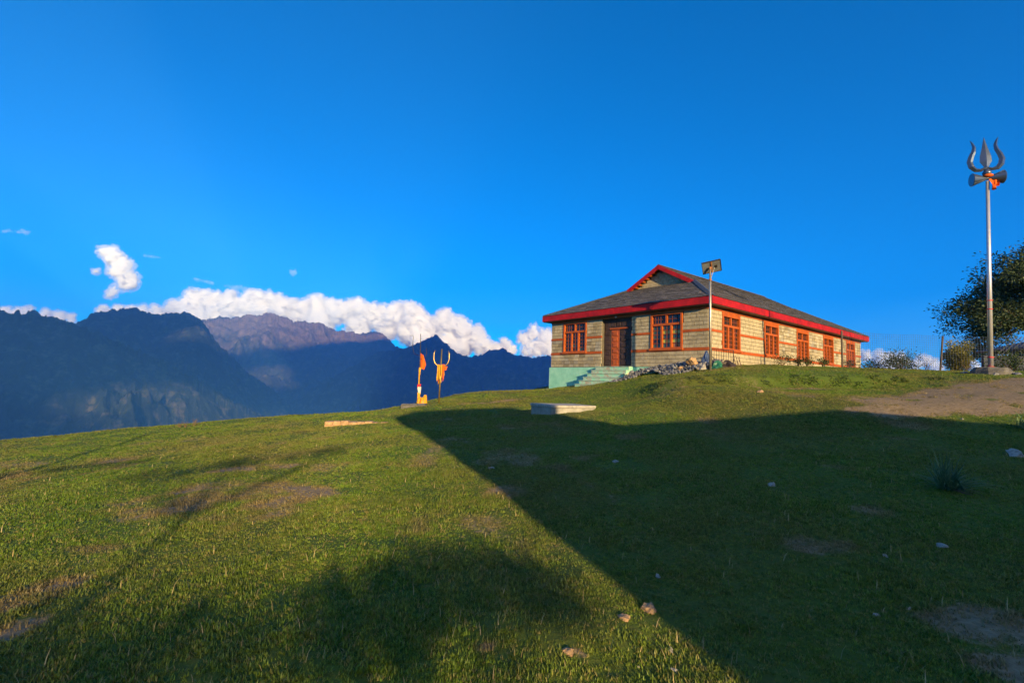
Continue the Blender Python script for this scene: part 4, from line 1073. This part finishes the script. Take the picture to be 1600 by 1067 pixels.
crumple(1104, 562, 23.1, 'blue_tarp', 'crumpled blue plastic sheet propped behind the lamp pole', .5, .85, M['blue_sheet'], 2)
crumple(1121, 574, 22.3, 'green_tarp', 'crumpled green plastic sheet beside the lamp pole foot', .6, .35, M['green_sheet'], 5)
tb = crumple(1136, 574, 22.4, 'tool_heap', 'dark heap of tools under the gate panel', .75, .32, M['iron'], 7); tb['category'] = 'heap'

# ------------------------------------------------------------------ hut at the right edge
g = plant_at(1609, 24.5); hut = empty('garden_hut', g, -.15); tag(hut, 'small open hut with low-pitched dark roof behind the fence, right edge', 'hut')
MB().box(-2.0, 3.6, .0, .18, -.3, 1.0).build('low_wall', M['bluewall'], hut)
for x in (-.35, 1.6, 3.4):
    for y in (-.6, 1.6): MB().box(x - .09, x + .09, y - .09, y + .09, -.3, 1.28).build('post', M['bluewall'], hut)
MB().box(.25, 1.4, 1.4, 1.5, -.3, 1.2).build('back_wall', M['bluewall'], hut)
MB().add([(-.85, -1.1, 1.26), (4.0, -1.1, 1.26), (4.0, 2.1, 1.26), (-.85, 2.1, 1.26), (.9, .5, 1.95), (2.4, .5, 1.95), (-.85, -1.1, 1.36), (4.0, -1.1, 1.36), (4.0, 2.1, 1.36), (-.85, 2.1, 1.36)],
         [(3, 2, 1, 0), (0, 1, 7, 6), (1, 2, 8, 7), (2, 3, 9, 8), (3, 0, 6, 9), (6, 7, 5, 4), (7, 8, 5), (8, 9, 4, 5), (9, 6, 4)]).build('roof', M['hutroof'], hut)
for k in range(7): MB().tube([(-1.7 + .22 * k, -.3, .95), (-.7 + .22 * k, -.3, 1.95)], .02, 5).build('lean_pole', M['bluewall'], hut)

# ------------------------------------------------------------------ temple, mast and added shade-casting trees behind the viewpoint
def toward_sun(x, y, back):
    """point reached going from ground point towards the sun by a horizontal distance"""
    z = hz(x, y); return Vector((x + math.sin(SUN_AZ) * back, y + math.cos(SUN_AZ) * back, z + back * math.tan(SUN_EL)))
tp = toward_sun(.34, 5.1, 14.0); t_ = empty('stone_temple', (tp.x, tp.y, hz(tp.x, tp.y)), R(20)); tag(t_, 'slate-roofed stone temple behind the viewpoint that shades the lawn', 'temple')
bz = t_.location.z
def sloped(name, s0, s1, h0, h1, y0, y1, mt, base=-1.0):
    MB().add([(s0, y0, base), (s1, y0, base), (s1, y1, base), (s0, y1, base), (s0, y0, h0), (s1, y0, h1), (s1, y1, h1), (s0, y1, h0)], [(3, 2, 1, 0), (4, 5, 6, 7), (0, 1, 5, 4), (1, 2, 6, 5), (2, 3, 7, 6), (3, 0, 4, 7)]).build(name, mt, t_)
h_ = lambda z: z - bz
for (n_, s0, s1, z0, z1, y0) in (('wing', 4.86, 9.75, 4.92, 5.04, -6.0), ('porch', 9.76, 15, 5.03, 3.0, -5)):
    sloped(n_ + '_wall', s0, s1, h_(z0) - .25, h_(z1) - .25, y0, -.02, M['brick']); sloped(n_ + '_roof', s0, s1, h_(z0), h_(z1), y0 - .2, .0, M['slate'], min(h_(z0), h_(z1)) - .24)
sloped('hall_wall', .24, 4.85, h_(2.84), h_(2.84), -6.4, -.02, M['brick']); sloped('upper_wall', .12, 4.85, h_(6.0), h_(6.0), -6.5, -.02, M['brick'], h_(2.841)); sloped('hall_roof', 0, .9, h_(6.28), h_(6.6), -6.7, 0, M['slate'], h_(6.001)); sloped('ridge_roof', .901, 4.75, h_(6.6), h_(6.6), -6.7, 0, M['slate'], h_(6.002))
def shadow_tree(label, g0, g1, back, thick, n, leaves, seed, lsize=.085):
    """added unseen tree: flat crown of leaf clumps shaped for its shadow"""
    p, q = toward_sun(*g0, back), toward_sun(*g1, back); c = (p + q) / 2; base = Vector((c.x + .3, c.y - .4, hz(c.x, c.y))); f = empty('added_shadow_tree', base); tag(f, label, 'tree'); r_ = random.Random(seed); g_ = np.random.default_rng(seed)
    fork = Vector((0, 0, (c.z - base.z) * .8)); mb_ = MB().tube([(0, 0, -.2), (.03, .02, fork.z * .5), fork], [.045, .04, .03], 7, cap=False); P = []
    for i in range(n):
        t = r_.random(); k = p.lerp(q, t) - base + Vector((r_.gauss(0, .12), r_.gauss(0, .25), r_.gauss(0, .34 * (1 - .7 * t)) * thick + .40 * thick * max(0, t - .45) / .55)); k.z = min(k.z, c.z - base.z + thick * .42)
        mb_.tube([fork, fork.lerp(k, .5) + Vector((0, 0, -.05)), k], [.014, .009, .003], 4, cap=False)
        w = r_.uniform(.10, .26); P.append(np.array(k) + np.clip(g_.normal(size=(leaves, 3)), -1.7, 1.7) * np.array([w, w, thick * .22 * (1 - .45 * t)]))
    mb_.build('trunk', M['bark'], f); leaf_cloud('crown', np.concatenate(P), lsize, M['leaf_bush'], f, seed)
shadow_tree('added unseen tree beside the temple, crown shaped to shade the near lawn', (-2.9, 2.6), (.25, 3.75), 13.0, .34, 62, 66, 5)
shadow_tree('added unseen tree with thin crown shaped to streak the mid lawn with shade', (-6.9, 9.0), (-4.0, 11.5), 20.0, .12, 26, 40, 8)
shadow_tree('added unseen tree with thin crown shaped to shade the left lawn', (-13.5, 9.6), (-8.5, 12.8), 24.0, .14, 30, 40, 9)
c = toward_sun(-13.5, 17.9, 30.0); l = Vector((c.x, c.y, hz(c.x, c.y))); ms = empty('wooden_mast', l); tag(ms, 'tall wooden mast behind the viewpoint throwing a long shadow over the left lawn', 'mast')
MB().tube([(0, 0, -.3), (.05, 0, (c.z - l.z) * .5), (0, .03, c.z - l.z)], [.10, .085, .07], 10).build('shaft', M['bark'], ms, smooth_=True); MB().lathe([(.05, c.z - l.z), (.13, c.z - l.z + .1), (.02, c.z - l.z + .3)], 10).build('finial', M['gold'], ms)

# ------------------------------------------------------------------ mountains
def mountain_mat(name, lowc, rockc, snow=0.0, zlo=200, zhi=1300):
    t = NT(name)
    n1 = t.noise(0.0012, 8, 0.65, 'World'); n2 = t.noise(0.006, 8, 0.7, 'World')
    pos = t.node('ShaderNodeNewGeometry').outputs['Position']; sp = t.node('ShaderNodeSeparateXYZ'); t.l.new(pos, sp.inputs[0])
    hgt = t.node('ShaderNodeMapRange'); hgt.inputs[1].default_value = zlo; hgt.inputs[2].default_value = zhi; t.l.new(sp.outputs[2], hgt.inputs[0])
    a = t.math('ADD', hgt.outputs[0], t.math('MULTIPLY', t.math('SUBTRACT', n1, 0.5), 1.6))
    forest = t.ramp(n2, [(0.35, tuple(c * .45 for c in lowc)), (0.52, lowc), (0.66, (0.12, 0.10, 0.05))])
    rock = t.ramp(n2, [(0.35, tuple(c * .4 for c in rockc)), (0.65, rockc)])
    c = t.mix(t.ramp(a, [(0.35, 0.0), (0.7, 1.0)]), forest, rock)
    if snow:
        b = t.math('ADD', hgt.outputs[0], t.math('MULTIPLY', t.math('SUBTRACT', n2, 0.5), 2.2)); c = t.mix(t.ramp(b, [(1.02, 0.0), (1.2, snow)]), c, (0.75, 0.76, 0.8))
    t.set(c, 0.95, 0, 0.1); t.bump(n2, 0.8, 60); return t.m
M['mtn_forest'] = mountain_mat('forested_slope', (0.028, 0.036, 0.020), (0.11, 0.085, 0.06), 0, 500, 1500)
M['mtn_rock'] = mountain_mat('rocky_slope', (0.045, 0.045, 0.025), (0.19, 0.13, 0.095), 0.55, -100, 1750)
def ridge_line(name, sky_px, r0, rb, mat, seed, zb=-1500, back=2500, nr=130, step=0.0011, amp=420, jag=40):
    px = np.array(sky_px, float); AZ, TE = [], []
    for x, y in px:
        r = ray(x, y); AZ.append(math.atan2(r[0], r[1])); TE.append(r[2] / math.hypot(r[0], r[1]))
    az = np.arange(AZ[0], AZ[-1], step); te = np.interp(az, AZ, TE)
    k = np.hanning(5); k /= k.sum(); te = np.convolve(np.pad(te, 2, 'edge'), k, 'valid')
    r0v = r0 * (1 + .06 * fbm(az * 9, az * 0 + seed, seed, 3)); zc = CAM[2] + te * r0v
    jg = jag * fbm(az * 160, az * 0, seed + 3, 4) + jag * .6 * fbm(az * 600, az * 0, seed + 4, 2)
    s = np.concatenate([np.linspace(0, 1, nr) ** .85, 1 + np.linspace(0, 1, 26)[1:] * back / (r0 - rb)])
    A, S = np.meshgrid(az, s); Rr = rb + (r0v[None] - rb) * S; Rr = np.where(S > 1, r0v[None] + (S - 1) * (r0 - rb), Rr)
    X, Y = np.sin(A) * Rr, np.cos(A) * Rr
    prof = np.clip(S, 0, 1); body = zb + (zc[None] - zb) * (0.42 * prof + 0.58 * prof ** 1.9)
    wx = fbm(X / 2600, Y / 2600, seed + 9, 3) * 900
    rid = ridged((X + wx) / 1900, (Y + wx) / 1900, seed + 5, 7, .58) - .62
    rid2 = ridged((X - wx * .4) / 700, (Y + wx * .5) / 700, seed + 6, 4, .55) - .62
    win = np.clip(4 * prof * (1 - prof), 0, 1) ** .7 + .10 * smooth(0, .3, prof); win = win * (.25 + .75 * smooth(.08, .5, prof))
    Z = body + (amp * 3.2 * rid + amp * .8 * rid2) * win * np.where(S > 1, .3, 1)
    Z = Z + jg[None] * smooth(.90, 1.0, prof); Z = np.where(S > 1, zc[None] + jg[None] - (S - 1) * (r0 - rb) * .55, Z)
    lim = CAM[2] + (te[None] * Rr) - 10 + jg[None] * smooth(.9, 1, prof) - 60 * (1 - prof); Z = np.where((S < .995), np.minimum(Z, lim), Z)
    nA, nS = len(az), len(s); i = np.arange(nS - 1)[:, None] * nA; j = np.arange(nA - 1)[None]
    Fq = np.stack([i + j, i + j + 1, i + nA + j + 1, i + nA + j], -1).reshape(-1, 4)
    return tag(np_mesh(name, np.c_[X.ravel(), Y.ravel(), Z.ravel()], Fq, mat, smooth_=True), kind='structure')
ridge_line('mountain_ridge_left', [(-420, 520), (-250, 505), (-100, 496), (0, 492), (45, 489), (75, 493), (100, 503), (118, 509), (160, 526), (230, 552), (300, 585), (360, 620), (420, 660), (470, 690)], 7800, 4200, M['mtn_forest'], 3)
ridge_line('mountain_ridge_middle', [(20, 530), (80, 516), (118, 502), (128, 498), (150, 490), (170, 488), (185, 486), (200, 485), (213, 484), (228, 490), (245, 494), (268, 491), (288, 489), (300, 492), (312, 499), (326, 517), (345, 543), (380, 577), (424, 606), (455, 634), (500, 668), (560, 700)], 10200, 5600, M['mtn_forest'], 14)
ridge_line('mountain_ridge_snowy', [(180, 505), (260, 503), (310, 501), (332, 501), (345, 497), (362, 498), (380, 493), (395, 489), (410, 490), (420, 487), (432, 491), (443, 493), (455, 500), (468, 503), (485, 504), (500, 503), (515, 510), (540, 519), (560, 521), (575, 518), (590, 516), (598, 520), (606, 527), (622, 543), (660, 562), (720, 590), (800, 620)], 15500, 9500, M['mtn_rock'], 25, amp=480, jag=55)
ridge_line('mountain_ridge_peak', [(380, 690), (430, 652), (500, 600), (545, 574), (570, 562), (590, 552), (610, 549), (628, 545), (645, 537), (658, 531), (668, 526), (675, 523), (681, 522), (688, 526), (697, 535), (706, 545), (716, 552), (735, 557), (750, 553), (765, 547), (785, 545), (800, 552), (815, 555), (832, 557), (845, 555), (858, 553), (900, 556), (960, 566), (1050, 582), (1200, 600), (1400, 605), (1650, 615), (1900, 640)], 11500, 6500, M['mtn_forest'], 36, jag=34)

# ------------------------------------------------------------------ clouds
def cloud_mat(name='cloud', dens=.02):
    t = NT(name); t.n.remove(t.b); v = t.node('ShaderNodeVolumePrincipled'); v.inputs['Color'].default_value = (.999, .999, .999, 1); v.inputs['Density'].default_value = dens; v.inputs['Anisotropy'].default_value = .0
    t.l.new(v.outputs[0], t.out.inputs['Volume']); return t.m
M['wisp'] = cloud_mat('wisp', .0011); M['veil'] = cloud_mat('veil', .0024)
def deck_mat():  # added deck lets diffused sun through to brighten the shaded lawn
    t = NT('added_shade_deck'); t.set((.96, .96, .96), 1.0, 0, 0)
    tr = t.node('ShaderNodeBsdfTranslucent'); tr.inputs[0].default_value = (.96, .96, .96, 1); mx = t.node('ShaderNodeMixShader'); mx.inputs[0].default_value = .85
    t.l.new(t.b.outputs[0], mx.inputs[1]); t.l.new(tr.outputs[0], mx.inputs[2]); t.l.new(mx.outputs[0], t.out.inputs[0]); return t.m
M['shade_deck'] = deck_mat()
M['cloud'] = cloud_mat()
def noise_tex(n, sc, dp):
    t_ = bpy.data.textures.new(n, 'CLOUDS'); t_.noise_scale = sc; t_.noise_depth = dp; t_.noise_basis = 'BLENDER_ORIGINAL'; return t_
texA, texB = noise_tex('billow', 620, 2), noise_tex('fray', 140, 4)
bm = bmesh.new(); bmesh.ops.create_icosphere(bm, subdivisions=2, radius=1); IV = [v.co.copy() for v in bm.verts]; IF = [tuple(v.index for v in f.verts) for f in bm.faces]; bm.free()
CD = 26000.0
def cloud(label, puffs, seed, vox=24, disp=1.0, name='cloud', dist=CD):
    """puffs: (pixel x, pixel y, radius in pixels) -> billows at cloud distance, merged and roughened"""
    r_ = random.Random(seed); k_ = dist / F_PX; mb_ = MB(); c0 = None
    def ball(c, r): mb_.add([c + v * r for v in IV], IF)
    for (px, py, rp) in puffs:
        c = at(px, py, dist); c0 = c0 or c.copy(); c.y += r_.uniform(-1, 1) * rp * k_ * .5; c = c - c0; r0 = rp * k_; ball(c, r0 * .92)
        for j in range(11):
            q = Vector((r_.gauss(0, 1), r_.gauss(0, 1) - .6, r_.gauss(0, 1) * .9 + .3)).normalized(); r1 = r0 * r_.uniform(.2, .46); c1 = c + q * r0 * r_.uniform(.7, 1.0); ball(c1, r1)
            for k in range(4):
                q2 = (Vector((r_.gauss(0, 1), r_.gauss(0, 1), r_.gauss(0, 1))).normalized() + q * .7).normalized(); ball(c1 + q2 * r1 * .9, r1 * r_.uniform(.25, .5))
    o = mb_.build(name, M['wisp' if disp < .5 else 'cloud']); o.location = c0; tag(o, label, 'cloud')
    rm = o.modifiers.new('merge', 'REMESH'); rm.mode = 'VOXEL'; rm.voxel_size = vox; rm.use_smooth_shade = True
    for tx, st in ((texA, 320), (texB, 190)):
        d = o.modifiers.new('billow', 'DISPLACE'); d.texture = tx; d.strength = st * disp; d.mid_level = .5; d.texture_coords = 'GLOBAL'
    if disp >= .5:
        v = bpy.data.objects.new('veil', o.data.copy()); COL.objects.link(v); v.parent = o; v.data.materials[0] = M['veil']
        rm = v.modifiers.new('merge', 'REMESH'); rm.mode = 'VOXEL'; rm.voxel_size = vox * 1.4
        for tx, st, md in ((texA, 460 * disp, .36), (texB, 480 * disp, .36)):
            d = v.modifiers.new('fray', 'DISPLACE'); d.texture = tx; d.strength = st; d.mid_level = md; d.texture_coords = 'GLOBAL'
    return o
cloud('bright cumulus bank rising behind the left part of the snowy ridge', [(250, 490, 10), (268, 487, 11), (285, 484, 13), (303, 470, 14), (312, 464, 11), (318, 480, 18), (338, 478, 16), (354, 467, 12), (364, 478, 18), (388, 474, 16), (405, 470, 12), (412, 482, 18), (436, 478, 18), (455, 486, 18), (300, 495, 16), (340, 495, 18), (390, 495, 18), (430, 497, 18)], 1)
cloud('long white cumulus bank behind the middle of the ridge', [(474, 488, 16), (494, 475, 14), (505, 488, 20), (530, 488, 19), (552, 482, 15), (572, 492, 20), (596, 493, 15), (618, 498, 20), (645, 495, 20), (664, 510, 20), (640, 520, 20), (605, 515, 18), (560, 512, 20), (500, 508, 20), (655, 532, 16)], 2)
cloud('tall white cumulus just right of the pointed peak', [(694, 498, 13), (702, 506, 14), (698, 522, 20), (722, 514, 15), (742, 526, 15), (722, 538, 20), (752, 540, 14), (690, 540, 16), (764, 548, 10)], 3)
cloud('small pale cumulus between the peak and the house', [(778, 545, 9), (788, 538, 8), (800, 548, 9), (792, 553, 8)], 4, 28, 0.77)
cloud('white cumulus touching the left corner of the house', [(818, 530, 9), (832, 522, 10), (850, 528, 12), (842, 542, 12), (870, 530, 14), (860, 548, 10), (825, 548, 8)], 5)
cloud('small tower of ragged cumulus standing alone above the left ridge', [(165, 396, 8), (172, 393, 8), (178, 402, 10), (172, 408, 8), (188, 413, 11), (194, 424, 10), (186, 426, 8), (202, 436, 9), (206, 446, 7), (196, 445, 7), (178, 457, 6), (170, 461, 4), (150, 425, 3)], 6, 24, 1.2)
cloud('flat pinkish cloud strip resting on the far left ridge', [(10, 486, 6), (28, 489, 8), (45, 488, 7), (70, 492, 6), (92, 496, 7), (112, 500, 6)], 7, 27, 0.77)
cloud('low pale cloud behind the ridge below the lone cloud tower', [(165, 486, 7), (185, 484, 8), (205, 484, 8), (225, 486, 6)], 8, 27, 0.77)
cloud('white cumulus behind the fence at the far end of the house', [(1352, 556, 8), (1370, 558, 10), (1388, 563, 10), (1405, 566, 10), (1425, 570, 8), (1380, 575, 12)], 9, 32, 0.92)
cloud('small cumulus behind the leaning fence post', [(1443, 564, 7), (1455, 568, 9), (1468, 574, 8)], 10, 28, 0.77)
cloud('low cumulus seen through the fence beside the tall trident', [(1520, 572, 8), (1545, 570, 9), (1575, 568, 10), (1600, 572, 9)], 11, 32, 0.85)
cloud('tiny round puff high above the middle ridge', [(456, 427, 4), (461, 426, 4.4), (458, 430, 3)], 12, 22, .4)
cloud('thin grey wisp of cloud high at the left edge', [(x, 361 + (x - 8) * .06 + 1.5 * math.sin(x), 2.6 + 1.2 * math.sin(x * .2)) for x in range(8, 54, 4)], 13, 22, .4)
cloud('thin pinkish wisp above the left end of the cumulus bank', [(x, 436 + (x - 306) * .25, 2.6) for x in range(306, 334, 3)], 14, 22, .4)
cloud('long pink wisp above the cumulus bank, right of the shorter one', [(x, 446 + (x - 352) * .18 + math.sin(x * .7), 2.4 + 1.6 * math.sin((x - 352) / 62 * 3.14)) for x in range(352, 414, 4)], 15, 22, .4)
cloud('faint dark wisp right of the lone cloud tower', [(x, 400 + (x - 226) * .12, 2.2) for x in range(226, 252, 3)], 16, 22, .4)
# added unseen cloud deck: shades the far mountains, gaps cut for their sunlit patches
def deck():
    ct = 1 / math.tan(SUN_EL); ZD = 6200
    def up(px, py, r):
        q = ray(px, py); q = q / math.hypot(q[0], q[1]) * r; z = CAM[2] + q[2]; b = (ZD - z) * ct; return (q[0] + math.sin(SUN_AZ) * b, q[1] + math.cos(SUN_AZ) * b)
    holes = [(*up(415, 515, 14600), 2600, 7500), (*up(590, 530, 14800), 900, 2600), (*up(325, 545, 9200), 1000, 2200), (*up(405, 565, 12000), 500, 1800), (*up(375, 632, 6300), 1900, 2200), (*up(60, 640, 5200), 1200, 900), (*up(845, 560, 11000), 900, 900)]
    xs = np.arange(-10500, 21001, 260.0); Y0 = -37000; ys = np.arange(Y0, -1500, 260.0); X, Y = np.meshgrid(xs, ys)
    h = 1.0 + .5 * fbm(X / 3500, Y / 3500, 77, 4)
    e = smooth(0, 2500, X + 10500) * smooth(0, 11000, 21000 - X + 2500 * fbm(X / 2600, Y / 2600, 79, 3)) * smooth(0, 1800, Y - Y0) * smooth(0, 2500, -1800 - Y)
    f = h * e
    hl = np.hypot(X - ZD * ct * math.sin(SUN_AZ), Y - ZD * ct * math.cos(SUN_AZ)); f = f * smooth(2100, 3200, hl)
    for (hx, hy, rx, ry) in holes: f = f * smooth(.55, 1.15, np.sqrt(((X - hx) / rx) ** 2 + ((Y - hy) / ry) ** 2) + .25 * fbm(X / 500, Y / 500, 78, 3))
    keep = f > .34; T = np.where(keep, (f - .34) * 700 + 60, 0); bot = ZD - 40 * f
    V = np.r_[np.c_[X.ravel(), Y.ravel(), (ZD + T).ravel()], np.c_[X.ravel(), Y.ravel(), bot.ravel()]]
    nx, ny = len(xs), len(ys); N_ = nx * ny; i = np.arange(ny - 1)[:, None] * nx; j = np.arange(nx - 1)[None]
    Q = np.stack([i + j, i + j + 1, i + nx + j + 1, i + nx + j], -1).reshape(-1, 4); Q = Q[keep.ravel()[Q].all(1)]
    o = np_mesh('cloud', V, np.r_[Q, Q[:, ::-1] + N_], M['shade_deck'], smooth_=True); tag(o, 'added unseen cloud deck behind the viewpoint, cut to shade the far mountains', 'cloud')
deck()

# ------------------------------------------------------------------ haze
t = NT('haze_air'); t.n.remove(t.b); pv = t.node('ShaderNodeVolumePrincipled'); pv.inputs['Color'].default_value = (.12, .42, 1.0, 1); pv.inputs['Density'].default_value = 5.0e-5; pv.inputs['Anisotropy'].default_value = 0.0
t.l.new(pv.outputs[0], t.out.inputs['Volume'])
hb = MB().box(-20500, 20500, -19500, 20500, -1620, 2700).build('haze', t.m); tag(hb, kind='stuff')
